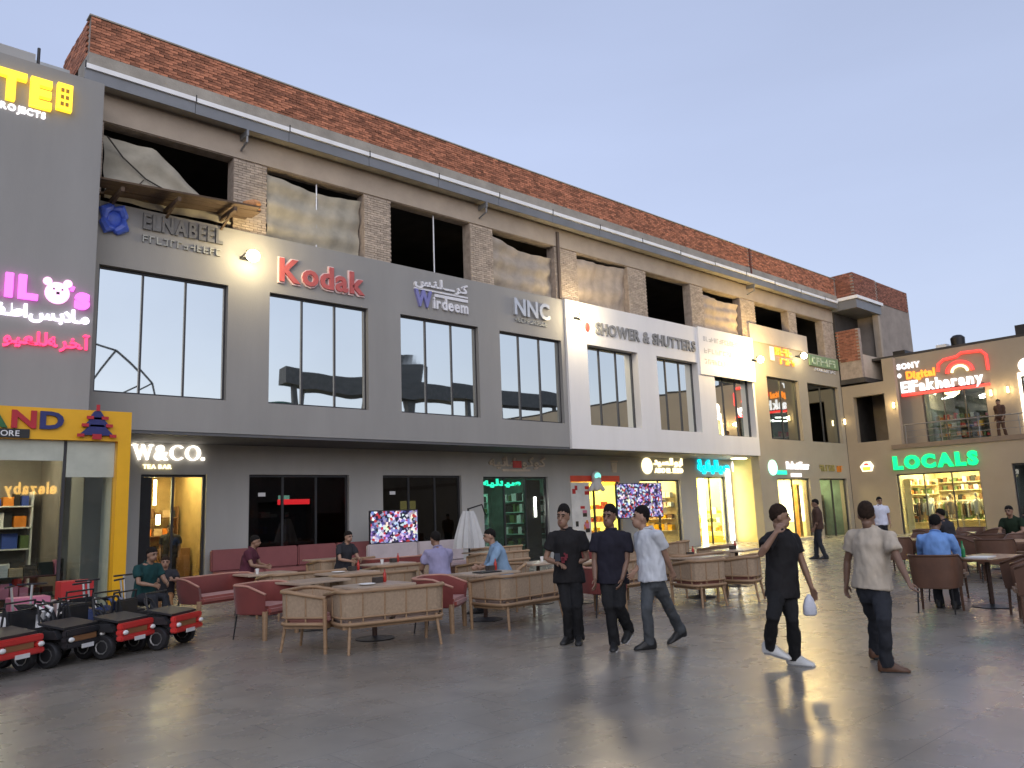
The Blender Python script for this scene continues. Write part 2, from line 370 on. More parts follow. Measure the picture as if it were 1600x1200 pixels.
for c in range(13):
    z = 12.145+c*.067; k = 0; x = 4.14+(.106 if c % 2 else 0)+.1
    if c % 2: rest.box(4.14, 4.236, YP+random.uniform(-.006, .006), YP+.03, z, z+.056)
    while x < 39.3:
        j = random.uniform(-.008, .008)
        if not (31.1 < x < 31.4):
            if x < 9.1 and cnt < 300:
                ob = bpy.data.objects.new('brick', bme); COL.objects.link(ob); ob.parent = main
                ob.location = (x-4.2, YP+.03+j-YF, z); ob.rotation_euler = (random.uniform(-.02, .02), random.uniform(-.012, .012), random.uniform(-.02, .02)); cnt += 1
            else: rest.box(x-.1, x+.1, YP+j, YP+.03, z, z+.056)
        x += .212
    y = YP+.3+(.106 if c % 2 else 0)
    while y < 20.5:
        rest.box(4.12+random.uniform(-.006, .006), 4.15, y-.1, y+.1, z, z+.056); y += .212
o = mo(rest.obj('parapet_bricks', BRICK)); o['kind'] = 'stuff'
mo(MB().box(31.2, 31.3, YP-.03, YP+.2, 11.85, 13.05).obj('parapet_joint', pm('dark_brick', (.14, .05, .035), .9, var=.2, scale=6)))
mo(MB().box(4.1, 39.45, YP-.02, YP+.28, 13.021, 13.055).obj('parapet_mortar_cap', CONC))
# gutter under the parapet: bright lip, grey fascia, clips at the joints
x = 4.05; k = 0
while x < 39.3:
    x1 = min(x+2.42, 39.3); dz = random.uniform(-.012, .012)
    gq = mo(MB().box(x+.012, x1-.012, YP-.10, YP-.08, 11.70+dz, 11.81+dz).box(x+.012, x1-.012, YP-.08, YP-.001, 11.70+dz, 11.72+dz).obj('gutter_lip', ALU))
    mo(MB().box(x+.006, x1-.006, YP-.05, YP-.02, 11.42+dz, 11.695+dz).obj('gutter_fascia', FASCIA))
    mo(MB().box(x-.012, x+.012, YP-.112, YP-.101, 11.68, 11.86).obj('gutter_clip', DARK))
    x += 2.42; k += 1
for x in (7.75, 15.6, 31.3):
    mo(MB().box(x, x+.06, YP-.06, YF+.05, 11.25, 11.41).tube([(x+.03, YP-.02, 11.27), (x+.03, YP-.02, 11.1), (x+.03, YF+.04, 11.0)], .03, 6).obj('downpipe_elbow', FASCIA))
mo(MB().box(19.12, 19.22, YF-.01, YF+.059, 8.9, 11.3).obj('rain_pipe', pm('brown_pipe', (.12, .09, .07), .6)))
# props in the openings
for x, z1 in ((10.0, 10.75), (13.95, 10.77)):
    mo(MB().tube([(x, YF+.25, 8.7), (x, YF+.25, z1)], .028, 8).obj('prop_pole', STEEL))
# beige-taupe corner bay
BW = [(32.3, 35.15), (36.0, 39.15)]
SH7 = [(32.45, 35.35, 0, 2.75), (36.3, 39.1, 0, 2.75)]
mo(MB().wall(31.06, 39.5, 0, 8.86, [(a, b, 4.5, 7.36) for a, b in BW]+SH7, fY, YF+.01, YF+.4).obj('taupe_bay_wall', TAUPE))
mo(B(31.12, 36.3, YF-.04, YF+.3, 8.862, 9.66).obj('taupe_upstand', pm('taupe_light', (.46, .40, .34), .75, var=.06)))
for a, b in BW: window(a, b, 4.5, 7.36, YF+.2, 2, pm('tinted_glass', (.38, .42, .40), .02, 1.0, var=.02))
mo(B(32.0, 32.2, YF+.41, YL-.001, 0, 3.695).obj('arcade_end_wall', pm('yellow_paint', (.62, .48, .16), .6, var=.08)))
mo(B(31.05, 32.2, YF+.41, YL+.2, 3.70, 3.76).obj('soffit', pm('soffit_dark', (.11, .11, .112), .7, var=.1)))
mo(B(30.6, 31.4, 19.2, 19.5, 3.65, 3.695).obj('added_soffit_glow', em('soffit_glow', (1, .80, .42), 2.2)))  # glowing strip added to light the yellow end wall
# ground floor wall, set back under the first floor
DOORS = [(6.27, 7.87, 2.92), (9.0, 12.02, 2.93), (13.17, 16.17, 2.93), (17.1, 20.12, 2.9), (21.28, 24.1, 2.95), (25.3, 28.0, 2.8), (29.2, 31.45, 2.93)]
mo(MB().wall(4.4, 32.0, 0, 3.695, [(a, b, 0, z) for a, b, z in DOORS], fY, YL, YL+.25).obj('ground_floor_wall', GREY2))
def room(name, x0, x1, zc, depth, wallmat, fn=None, floor=None, Y=None):
    """shop interior shell: floor is the plaza floor; rear wall, sides, ceiling"""
    Y = YL+.252 if Y is None else Y; t = .08
    o = MB().box(x0-t, x1+t, Y+depth, Y+depth+t, 0, zc).box(x0-t, x0, Y, Y+depth, 0, zc).box(x1, x1+t, Y, Y+depth, 0, zc).box(x0-t, x1+t, Y, Y+depth+t, zc, zc+t).obj(name, wallmat)
    return mo(o)
INT_D = pm('dark_interior', (.08, .075, .07), .8, var=.25)
INT_W = pm('warm_interior', (.42, .30, .13), .7, var=.2)
INT_C = pm('cream_interior', (.75, .66, .42), .7, var=.08)
INT_Y = pm('yellow_interior', (.82, .62, .10), .6, var=.06)
INT_G = pm('green_interior', (.12, .2, .17), .7, var=.3)
def shopfront(x0, x1, z1, Y, n=3, gl=GLASS, tr=None, parent=None):
    fr = MB(); t = .06; fr.box(x0, x1, Y, Y+.07, z1-t, z1).box(x0, x0+t, Y, Y+.07, 0, z1-t).box(x1-t, x1, Y, Y+.07, 0, z1-t)
    if tr: fr.box(x0+t, x1-t, Y, Y+.07, tr, tr+.05)
    for k in range(1, n): xx = x0+(x1-x0)*k/n; fr.box(xx-.03, xx+.03, Y+.001, Y+.069, 0, z1-t if not tr else tr)
    f = mo(fr.obj('shop_window', FRAME))
    for k in range(n):
        a, b = x0+(x1-x0)*k/n+.03, x0+(x1-x0)*(k+1)/n-.03
        o = MB().box(a, b, Y+.03, Y+.042, .02, z1-t).obj('pane', gl); o.parent = f
    return f
def clutter(name, boxes, mats, tagkind=True):
    """shelved goods, each row one part"""
    return None
def shelf_unit(x0, x1, Y, levels, depth=.35, mat=None, cols=None, dens=.16, parent_fn=mo, h=.26, glow=None, axis='y'):
    mb = MB()
    for z in levels: mb.box(x0, x1, Y-depth, Y, z-.03, z)
    mb.box(x0, x0+.03, Y-depth, Y, 0, levels[-1]+.3).box(x1-.03, x1, Y-depth, Y, 0, levels[-1]+.3)
    s = parent_fn(mb.obj('shelf_unit', mat or CREAM))
    gd = MB(); mi = list(cols)
    for z in levels:
        x = x0+.06
        while x < x1-.1:
            ww = random.uniform(.5, 1.3)*dens; hh = random.uniform(.4, 1)*h
            gd.m = random.randrange(len(mi)); gd.box(x, min(x+ww, x1-.05), Y-depth*random.uniform(.6, .95), Y-.03, z+.002, z+hh); x += ww+random.uniform(.01, .05)
    o = gd.obj('shelf_goods', mi); o.parent = s; o['kind'] = 'stuff'
    return s
C_RED = pm('goods_red', (.5, .03, .03), .5); C_BLUE = pm('goods_blue', (.04, .08, .35), .5); C_GRN = pm('goods_green', (.10, .15, .05), .5)
C_ORG = pm('goods_orange', (.7, .22, .02), .5); C_WHT = pm('goods_white', (.7, .7, .68), .5); C_BLK = pm('goods_black', (.02, .02, .02), .5); C_PNK = pm('goods_pink', (.6, .2, .3), .5)
C_BRN = pm('goods_brown', (.18, .09, .04), .6); C_TAN = pm('goods_tan', (.5, .36, .22), .6)
MULTI = [C_RED, C_BLUE, C_GRN, C_ORG, C_WHT, C_BLK, C_PNK, YELLOW]
def ceil_light(x0, x1, y0, y1, z, mat): return mo(B(x0, x1, y0, y1, z-.03, z).obj('ceiling_light', mat))
LW = em('lamp_warm', (1, .76, .40), 8); LC = em('lamp_white', (1, .95, .85), 5); LY = em('lamp_yellow', (1, .82, .42), 12); LG = em('lamp_green', (.35, 1, .7), 3)
LDIM = em('lamp_dim', (1, .74, .36), 6.0)
# 1 tea bar: warm doorway
room('shop_room', 6.0, 8.3, 3.2, 3.2, INT_W); shopfront(6.27, 7.87, 2.92, YL+.1, 2)
mo(MB().box(6.29, 6.55, YL+.06, YL+.24, 0, 2.85).obj('dark_door_post', DARK))
for x in (6.72, 6.85, 7.0): mo(MB().tube([(x, YL+1.2, 2.2), (x, YL+1.2, 2.85)], .035, 8).obj('hanging_lamp', LY))
mo(MB().tube([(6.72, YL+.9, 1.75), (6.72, YL+.9, 2.0)], .06, 8).obj('hanging_lamp', LY)); mo(MB().tube([(7.0, YL+.9, 1.7), (7.0, YL+.9, 1.95)], .05, 8).obj('hanging_lamp', LY))
ceil_light(7.3, 8.1, YL+.6, YL+2.6, 3.15, LDIM)
shelf_unit(6.2, 8.2, YL+3.2, [.9, 1.4, 1.9], mat=C_BRN, cols=[C_BRN, C_ORG, C_BLK, C_TAN], dens=.2)
mo(B(6.9, 8.2, YL+1.9, YL+2.4, 0, 1.05).obj('bar_counter', C_BRN))
# 2 + 3 dark glazed fronts
for (a, b, z), n in ((DOORS[1], 3), (DOORS[2], 3)):
    room('shop_room', a-.2, b+.2, 3.2, 3.5, INT_D); shopfront(a, b, z, YL+.1, n, GLASSD)
    mo(B(a+.3, a+.5, YL+.09, YL+.099, 2.35, 2.45).obj('door_notice', WHITEP))
mo(MB().box(10.5, 11.5, YL+1.4, YL+1.44, 2.15, 2.3).obj('red_light_bar', em('led_red', (1, .03, .04), 2.2)))
mo(MB().box(11.0, 11.35, YL+2.4, YL+2.44, 2.2, 2.45).obj('pale_light_box', em('led_pale', (.4, .9, .7), .7)))
shelf_unit(9.3, 11.8, YL+3.5, [.8, 1.3, 1.8], mat=C_BLK, cols=[C_BLK, C_BLUE, C_WHT, C_BRN], dens=.25)
shelf_unit(13.4, 16.0, YL+3.5, [.8, 1.3, 1.8], mat=C_BLK, cols=[C_BLK, C_BRN, C_GRN], dens=.25)
mo(B(15.3, 15.9, YL+2.2, YL+2.25, 1.6, 2.2).obj('pale_light_box', em('led_dimyellow', (.7, .6, .2), .4)))
# 4 green-lit front
room('shop_room', 16.9, 20.4, 3.2, 3.2, INT_G); shopfront(17.1, 20.12, 2.9, YL+.1, 3, GLASS)
ceil_light(17.4, 18.8, YL+1, YL+2.5, 3.15, em('lamp_mint', (.6, 1, .8), 2.2))
shelf_unit(17.3, 19.2, YL+2.6, [.5, .9, 1.3, 1.7, 2.1], mat=pm('mint_shelf', (.3, .5, .42), .5), cols=[C_WHT, C_GRN, pm('goods_teal', (.05, .3, .25), .5), C_BLK], dens=.14)
mo(B(19.25, 20.05, YL+.35, YL+.4, 0, 2.8).obj('dark_screen_wall', C_BLK))
mo(MB().box(19.72, 19.82, YL+.33, YL+.345, 1.5, 2.2).obj('light_strip', LC))
# 5 colourful juice front
room('shop_room', 21.1, 24.3, 3.2, 2.6, INT_Y); shopfront(21.28, 24.1, 2.95, YL+.12, 2)
ceil_light(22.6, 23.9, YL+.8, YL+2, 3.15, LW)
shelf_unit(22.4, 24.0, YL+2.4, [.9, 1.4, 1.9], cols=[C_GRN, YELLOW, C_ORG], dens=.2, mat=YELLOW)
mo(MB().box(21.35, 22.35, YL+.05, YL+.11, .4, 2.7).obj('poster_panel', C_WHT))
for k in range(14):
    a, z = 21.4+random.random()*.75, .5+random.random()*2.0
    mo(B(a, a+random.uniform(.1, .25), YL+.035+k*.0008, YL+.049, z, z+random.uniform(.08, .2)).obj('poster_patch', [C_RED, C_BLK, C_RED, C_PNK, C_ORG][k % 5]))
mo(B(21.3, 24.08, YL+.02, YL+.049, 2.72, 2.95).obj('red_header_board', pm('red_header', (.75, .09, .05), .4)))
mo(MB().box(24.02, 24.18, YL+.26, YL+2.4, .3, 2.6).obj('added_glow_panel', em('juice_wall_glow', (1, .8, .15), .7)))  # glowing panel added so the side wall looks brightly lit
# 6 cream front
room('shop_room', 25.2, 28.1, 3.2, 2.8, INT_C); shopfront(25.3, 28.0, 2.8, YL+.12, 2)
ceil_light(25.6, 27.7, YL+.7, YL+2.2, 3.15, LW)
shelf_unit(25.4, 27.9, YL+2.7, [.9, 1.4, 1.9], cols=[C_TAN, C_WHT, C_BRN], dens=.2, mat=CREAM)
# 7 bright yellow front
room('shop_room', 29.0, 31.9, 3.3, 3.0, INT_Y); shopfront(29.2, 31.45, 2.93, YL+.12, 2)
mo(B(31.5, 31.72, YL-.06, YL-.002, .1, 3.3).obj('light_column', LC))
ceil_light(29.3, 31.6, YL+.5, YL+2.6, 3.25, LY)
mo(MB().box(30.35, 30.6, YL+.6, YL+.7, 0, 3.1).obj('light_column', LC)); mo(MB().ball((29.85, YL+1.2, 2.1), .22, .22, .22).obj('globe_lamp', LC, smooth=True))
shelf_unit(29.2, 31.7, YL+2.9, [.5, .9, 1.3], cols=[YELLOW, C_WHT, C_ORG], dens=.2, mat=CREAM)
mo(B(31.7, 31.88, YL+.4, YL+2.8, .3, 2.9).obj('added_glow_panel', em('yellow_wall_glow', (1, .78, .2), .55)))  # added glow on the side wall, brightens the yellow interior
def side_shelf(x, y0, y1, levels, cols, mat, dens=.2, h=.3, d=.3):
    mb = MB()
    for z in levels: mb.box(x-d, x, y0, y1, z-.03, z)
    s = mo(mb.obj('shelf_unit', mat)); gd = MB()
    for z in levels:
        y = y0+.04
        while y < y1-.08:
            ww = random.uniform(.5, 1.3)*dens; gd.m = random.randrange(len(cols)); gd.box(x-d*random.uniform(.6, .95), x-.01, y, min(y+ww, y1-.01), z+.002, z+h*random.uniform(.4, 1)); y += ww+random.uniform(.02, .08)
    q = gd.obj('shelf_goods', list(cols)); q.parent = s; q['kind'] = 'stuff'
side_shelf(20.35, YL+.4, YL+2.4, [.5, .9, 1.3, 1.7, 2.1], [C_WHT, C_GRN, C_BLK], MATS['mint_shelf'])
side_shelf(24.0, YL+.4, YL+2.2, [.7, 1.2, 1.7], [C_GRN, YELLOW, C_ORG, C_RED], C_WHT)
side_shelf(28.05, YL+.4, YL+2.4, [.7, 1.2, 1.7, 2.1], [C_TAN, C_WHT, C_BRN, YELLOW], CREAM)
side_shelf(31.68, YL+.5, YL+2.7, [.5, .9, 1.3], [YELLOW, C_WHT, C_ORG, C_GRN], CREAM, d=.15)
# corner bay shops
for (a, b, z0, z), wm, lm, inten in ((SH7[0], INT_C, LY, 1), (SH7[1], INT_G, LDIM, 0)):
    room('shop_room', a-.1, b+.1, 3.0, 3.0, wm, Y=YF+.41); shopfront(a, b, z, YF+.12, 2)
    ceil_light(a+.4, b-.4, YF+.8, YF+2.8, 2.96, lm)
mo(MB().box(35.36, 35.44, YF+.5, YF+1.5, .8, 2.4).obj('glowing_panel', em('side_wall_glow', (1, .88, .55), 3)))  # glowing panel added on the side wall to brighten this shop
mo(B(34.7, 34.95, YF+.35, YF+.6, 0, 2.5).obj('timber_post', pm('timber_orange', (.55, .25, .06), .5, var=.2)))
shelf_unit(32.6, 35.2, YF+3.2, [.6, 1.0, 1.5], cols=[C_ORG, YELLOW, C_WHT], mat=CREAM)
shelf_unit(36.5, 39.0, YF+1.6, [.5, .9, 1.3, 1.7], cols=[C_BLK, C_WHT, C_GRN], mat=C_BLK)
mo(B(32.3, 35.5, YF-.35, YF+.005, 0, .12).obj('shop_step', pm('step_stone', (.5, .42, .3), .5)))
# corner tower with loggia and brick balcony
def tX(y0, y1, z0, z1): return (X1, 46.4, y0, y1, z0, z1)
mo(B(42.3, 46.4, 17.25, 19.5, 0, 13.22).obj('tower_wall', pm('pinkish_plaster', (.30, .255, .215), .85, var=.2, scale=1.1, bump=.2, bscale=30)))
mo(B(X1+.02, 42.29, 17.23, 19.5, 12.0, 13.24).obj('tower_parapet_core', MORTAR))
tb = MB()
for c in range(15):
    z = 12.01+c*.0815; x = X1+.13+(.13 if c % 2 else 0)
    while x < 42.2: tb.box(x-.1225, x+.1225, 17.2+random.uniform(-.006, .006), 17.23, z, z+.07); x += .258
    y = 17.36+(.13 if c % 2 else 0)
    while y < 18.2: tb.box(X1-.01+random.uniform(-.006, .006), X1+.02, y-.1225, y+.1225, z, z+.07); y += .258
for c in range(20):
    z = 8.65+c*.0815; y = 17.36+(.13 if c % 2 else 0)
    while y < 18.3: tb.box(X1-.03+random.uniform(-.006, .006), X1, y-.1225, y+.1225, z, z+.07); y += .258
for c in range(14):
    z = 12.05+c*.0815; x = 42.45+(.13 if c % 2 else 0)
    while x < 46.3: tb.box(x-.1225, x+.1225, 17.22+random.uniform(-.006, .006), 17.25, z, z+.07); x += .258
o = mo(tb.obj('tower_bricks', pm('tower_brick', (.27, .11, .07), .88, var=.25, scale=9, island=.35))); o['kind'] = 'stuff'  # darker copy of the red brick, the left side's shade is in the colour
mo(B(X1-.12, 42.45, 17.02, 19.4, 11.82, 11.98).obj('tower_gutter', ALU)); mo(B(X1-.05, 42.35, 17.12, 19.4, 11.35, 11.815).obj('tower_fascia', FASCIA))
mo(B(X1, X1+.25, 17.22, 18.35, 7.75, 10.28).obj('balcony_side_wall', MORTAR))
mo(B(X1+.255, 42.28, 17.22, 17.45, 7.75, 8.95).obj('balcony_front_wall', pm('balcony_plaster', (.48, .40, .31), .8, var=.1)))
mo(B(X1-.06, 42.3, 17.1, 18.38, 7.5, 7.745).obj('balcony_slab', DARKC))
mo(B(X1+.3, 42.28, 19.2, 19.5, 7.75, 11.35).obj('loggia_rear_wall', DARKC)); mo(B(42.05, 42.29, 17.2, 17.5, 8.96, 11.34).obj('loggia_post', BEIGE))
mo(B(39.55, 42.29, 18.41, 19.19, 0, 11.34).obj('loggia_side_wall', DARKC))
# tarpaulin sheets hung in the openings, plank deck
TARP = [pm('tarpaulin_a', (.45, .41, .32), .8, var=.18, scale=2, bump=.3, bscale=12, trans=.15), pm('tarpaulin_b', (.42, .36, .29), .8, var=.18, scale=2.5, bump=.3, bscale=10, trans=.15), pm('tarpaulin_c', (.47, .38, .29), .8, var=.15, scale=3, bump=.3, bscale=14, trans=.1)]
def tarp(x0, x1, ztl, ztr, z0, Y, mt, lab, sag=.3, folds=3, slant=None, knee=0.):
    NX, NZ = 28, 18; vs = []
    ph = random.uniform(0, 6)
    for i in range(NX+1):
        s_ = i/NX; x = x0+(x1-x0)*s_; zt = (ztl if s_ < knee else ztl+(ztr-ztl)*(s_-knee)/(1-knee))-sag*4*s_*(1-s_)*.5
        for j in range(NZ+1):
            t = j/NZ; z = zt+(z0-zt)*t
            y = Y+.06*sin(ph+folds*2*pi*t+2.0*s_)*(1-.3*s_)+.05*sin(9*s_+ph+t*3)+.02*sin(31*s_+5*t)-.25*sin(pi*t)*s_*(1-s_)
            if slant: y -= slant*t
            vs.append((x, y, z))
    mb = MB(); mb.add(vs, [(i*(NZ+1)+j, (i+1)*(NZ+1)+j, (i+1)*(NZ+1)+j+1, i*(NZ+1)+j+1) for i in range(NX) for j in range(NZ)])
    o = mb.obj('tarpaulin', mt, smooth=True)
    return tag(o, lab, 'tarpaulin', 'tarpaulin sheets hung in the raw top floor openings')
t1 = tarp(4.65, 7.55, 10.55, 9.15, 8.95, YF+.2, TARP[0], 'slanting pale tarpaulin half torn down in the first top floor opening above the plank deck', .12, 2, .18, .38)
rp = MB().tube([(4.66, YF+.02, 10.42), (5.0, YF-.0, 10.0), (5.5, YF-.03, 9.6), (6.2, YF-.02, 9.35), (7.4, YF+.03, 9.16)], .018, 6).tube([(5.45, YF-.05, 9.55), (5.2, YF-.04, 9.2)], .012, 6).tube([(6.3, YF-.05, 9.33), (6.05, YF-.04, 9.14)], .012, 6).obj('lashing_rope', pm('rope_dark', (.06, .05, .04), .9)); rp.parent = t1
tarp(8.55, 11.35, 10.66, 10.55, 8.7, YF+.24, TARP[0], 'pale tarpaulin behind a steel pole in the opening above the red letters', .25)
tarp(16.22, 19.0, 10.62, 10.35, 8.7, YF+.24, TARP[1], 'sagging brown grey tarpaulin in the opening above the three letter sign', .3)
tarp(20.2, 22.95, 10.62, 10.68, 8.7, YF+.26, TARP[2], 'beige tarpaulin filling the opening over the start of the white cladding', .02, 2)
tarp(27.92, 30.7, 10.55, 10.45, 8.7, YF+.26, TARP[2], 'creased beige tarpaulin in the opening above the white printed board', .1, 4)
PLANK = pm('weathered_plank', (.10, .065, .04), .85, var=.3, scale=3, stretch=(1, 8, 8), bump=.3)
dk = empty('plank_deck', 'brown plank deck sticking out below the torn tarpaulin', 'scaffold deck', (6.2, YF-.3, 9.1))
for k in range(4):
    o = MB().obox((6.2+random.uniform(-.12, .15), YF-.72+k*.27, 9.12+.02*random.random()), (1.75+random.uniform(-.05, .15), 0, .10), (0, .125, 0), (0, 0, .022)).obj('plank', PLANK); o.parent = dk; o.location = (-6.2, -YF+.3, -9.1)
for x in (4.8, 6.0, 7.3):
    o = MB().bar((x, YF-.85, 8.98+.06*(x-6.2)), (x, YF+.4, 8.98+.06*(x-6.2)), .07, .1).bar((x, YF+.02, 8.78), (x, YF-.6, 8.95+.06*(x-6.2)), .05, .05).obj('bracket', PLANK); o.parent = dk; o.location = (-6.2, -YF+.3, -9.1)
bn = MB()
for k in range(7): bn.ball((7.85+random.uniform(-.25, .25), YF-.45+random.uniform(-.1, .1), 9.36+random.uniform(-.02, .1)), .18, .12, .09, 8, 6)
tag(bn.obj('rag_bundle', [pm('rag_orange', (.55, .27, .12), .9, var=.4, scale=9)], smooth=True), 'small orange rag bundle on the end of the plank deck', 'rags')

# ================================================================== neighbouring building on the left
left = empty('toy_shop_building', 'tall plain grey building with neon signs above the yellow toy shop', 'building', (0, 17.4, 0))
def lo(o): o.parent = left; o.location = (0, -17.4, 0); return o
lo(MB().wall(-22, 4.3, 0, 11.1, [(-2.6, 4.28, -1, 3.3)], fY, 17.4, 18.39).obj('grey_wall', GREY))
lo(B(-22, 4.26, 17.9, 19, 11.101, 11.25).obj('roof_edge', GREY2)); lo(B(-22, 4.0, 19.2, 19.5, 11.25, 12.15).obj('rear_parapet', pm('pale_parapet', (.40, .43, .44), .7)))
lo(B(-22, 3.0, 17.45, 17.6, 11.101, 11.32).obj('roof_kerb', GREY2)); lo(MB().tube([(3.06, 17.5, 11.1), (3.06, 17.5, 11.5)], .03, 6).obj('vent_pipe', DARK))
YY = 16.4
ys = empty('toy_shopfront', 'yellow framed toy shop front with coloured letters', 'shopfront', (1, YY, 0))
def yo(o): o.parent = ys; o.location = (-1, -YY, 0); return o
yo(MB().wall(-2.9, 4.83, 0, 3.88, [(-2.65, 4.6, -.1, 3.3)], fY, YY, YY+.3).obj('yellow_frame', YELLOW, bevel=0))
yo(B(-2.9, 4.8, YY+.301, 17.395, 3.4, 3.86).obj('box_top', GREY2)); yo(B(4.62, 4.8, YY+.301, 17.395, 0, 3.39).obj('box_side', WHITEP))
for x in (-.2, 1.9, 3.72): yo(B(x-.025, x+.025, YY+.12, YY+.18, 0, 3.3).obj('mullion', FRAME))
for a, b in ((-2.6, -.22), (-.18, 1.88), (1.92, 3.7), (3.74, 4.58)): yo(B(a, b, YY+.14, YY+.152, .02, 3.29).obj('pane', GLASS))
yo(B(-2.6, 3.69, YY+.10, YY+.13, 2.92, 3.29).obj('blind_panel', pm('pale_blind', (.46, .48, .40), .5))); yo(B(3.75, 4.57, YY+.10, YY+.13, 2.62, 3.29).obj('blind_panel', MATS['pale_blind']))
yo(MB().box(-2.6, 4.6, 20.2, 20.3, 0, 3.4).box(-2.7, -2.6, YY+.4, 20.2, 0, 3.4).box(4.1, 4.19, 18.4, 20.2, 0, 3.4).obj('toy_shop_room', pm('toy_room', (.22, .19, .16), .8)))
yo(B(-2.6, 4.1, 18.395, 20.2, 3.4, 3.45).obj('toy_shop_ceiling', INT_D))
yo(B(1.5, 3.6, 18.6, 18.9, 3.3, 3.39).obj('ceiling_light', em('lamp_toy', (1, .85, .6), 10)))
for (a, b, y) in ((1.2, 3.9, 20.1), (1.0, 2.6, 18.6)): shelf_unit(a, b, y, [.4, .85, 1.3, 1.75, 2.2], mat=C_WHT, cols=MULTI+[C_TAN, C_WHT], dens=.22, h=.34, parent_fn=yo)
shelf_unit(2.9, 4.1, 18.2, [.4, .8], mat=C_BLK, cols=[C_BLK, C_TAN, C_BLUE, C_WHT, C_PNK], dens=.2, h=.3, parent_fn=yo)
LET = {'A': pm('letter_green', (.03, .13, .04), .4), 'N': pm('letter_red', (.45, .02, .03), .4), 'D': pm('letter_navy', (.025, .03, .14), .4)}
lettering('LAND', ys, lambda u, d, z: (2.0+u-1, d+.0, 3.5+z), 1.64, .30, .05, None, bold=.035, gap=.1, mats=[LET['D'], LET['A'], LET['N'], LET['D']])
yo(MB().box(2.0, 3.1, YY-.03, YY-.001, 3.31, 3.47).obj('name_strip', C_BLK))
lettering('TOY STORE', ys, lambda u, d, z: (2.08+u-1, d-.03, 3.34+z), .86, .10, .012, WHITEP, bold=.01)
tr = MB()
for k, (wd, z0, z1) in enumerate(((.30, 3.40, 3.60), (.24, 3.56, 3.74), (.15, 3.70, 3.86))): tr.prism([(-wd, z0), (wd, z0), (wd*.35, z1), (-wd*.35, z1)], lambda p: (4.2+p[0], YY-.07, p[1]), lambda p: (4.2+p[0], YY-.002, p[1]))
yo(tr.obj('emblem_tree', LET['D']))
for wd, z0 in ((.34, 3.36), (.27, 3.555), (.19, 3.70)):
    for sg in (-1, 1): yo(B(4.2+sg*wd-.06*(sg+1), 4.2+sg*wd-.06*(sg-1), YY-.09, YY-.071, z0, z0+.06).obj('emblem_trim', LET['N']))
yo(B(4.12, 4.28, YY-.09, YY-.071, 3.32, 3.42).obj('emblem_trim', LET['N'])); yo(B(4.17, 4.23, YY-.09, YY-.071, 3.86, 3.98).obj('emblem_trim', LET['N']))

# ================================================================== wing on the right
wing = empty('side_wing', 'two storey brown wing across the end of the plaza with upper terrace', 'building', (X1, 10, 0))
def wo(o): o.parent = wing; o.location = (-X1, -10, 0); return o
def fX(u, d, z): return (X1+d, u, z)
UMB = pm('brown_render', (.32, .265, .195), .75, var=.08, scale=.7, bump=.08, bscale=70)
LOC, SH2, SH3 = (12.5, 16.16), (8.2, 11.2), (3.0, 7.2)
wo(MB().wall(-25, 18.39, 0, 4.2, [(*LOC, -1, 2.82), (*SH2, -1, 3.0), (*SH3, -1, 3.0)], fX, 0, .4).obj('ground_floor_wall', UMB))
wo(MB().wall(16.25, 18.39, 4.2, 7.4, [(16.3, 17.85, 4.5, 6.8)], fX, .01, .39).obj('stair_wall', UMB)); wo(B(X1, X1+.3, 15.7, 16.249, 4.2, 8.5).obj('corner_pier', UMB))
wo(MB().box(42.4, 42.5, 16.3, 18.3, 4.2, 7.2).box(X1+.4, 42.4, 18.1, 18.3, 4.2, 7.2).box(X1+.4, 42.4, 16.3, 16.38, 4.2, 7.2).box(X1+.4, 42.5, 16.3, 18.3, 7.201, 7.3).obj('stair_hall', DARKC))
XU = 40.7
wo(MB().wall(-25, 16.29, 4.2, 8.68, [(12.2, 15.0, 4.3, 6.85), (9.0, 10.7, 4.3, 6.9)], lambda u, d, z: (XU+d, u, z), 0, .35).obj('upper_wall', UMB))
wo(B(X1+.02, XU+.3, -25, 15.6, 4.0, 4.199).obj('terrace_slab', UMB)); wo(B(XU, 52, -25, 17.2, 8.681, 8.8).obj('roof', DARKC))
wo(B(52, 52.3, -25, 17.2, 0, 8.7).obj('rear_wall', DARKC)); wo(B(X1-.06, X1, -25, 16.2, 4.02, 4.24).obj('terrace_edge', pm('edge_brown', (.20, .15, .11), .7)))
rl = MB()
for z in (4.55, 4.85): rl.tube([(X1+.06, 15.55, z), (X1+.06, -20, z)], .014, 6)
rl.tube([(X1+.06, 15.55, 5.15), (X1+.06, -20, 5.15)], .028, 8)
for k in range(22): rl.tube([(X1+.06, 15.5-k*1.6, 4.2), (X1+.06, 15.5-k*1.6, 5.15)], .02, 6)
wo(rl.obj('terrace_rail', pm('rail_steel', (.26, .25, .24), .4, .7)))
def glazing(X, y0, y1, z0, z1, n, gl=GLASS, own=wo):
    f = MB(); t = .06; f.box(X, X+.07, y0, y1, z1-t, z1).box(X, X+.07, y0, y0+t, z0, z1-t).box(X, X+.07, y1-t, y1, z0, z1-t)
    for k in range(1, n): yy = y0+(y1-y0)*k/n; f.box(X+.001, X+.069, yy-.025, yy+.025, z0, z1-t)
    o = own(f.obj('shop_window', FRAME))
    for k in range(n):
        q = B(X+.03, X+.042, y0+(y1-y0)*k/n+.03, y0+(y1-y0)*(k+1)/n-.03, z0+.02, z1-t).obj('pane', gl); q.parent = o
    return o
def roomX(X, y0, y1, z0, z1, depth, mt): return wo(MB().box(X+depth, X+depth+.08, y0-.08, y1+.08, z0, z1).box(X, X+depth, y0-.08, y0, z0, z1).box(X, X+depth, y1, y1+.08, z0, z1).box(X, X+depth+.08, y0-.08, y1+.08, z1, z1+.08).obj('shop_room', mt))
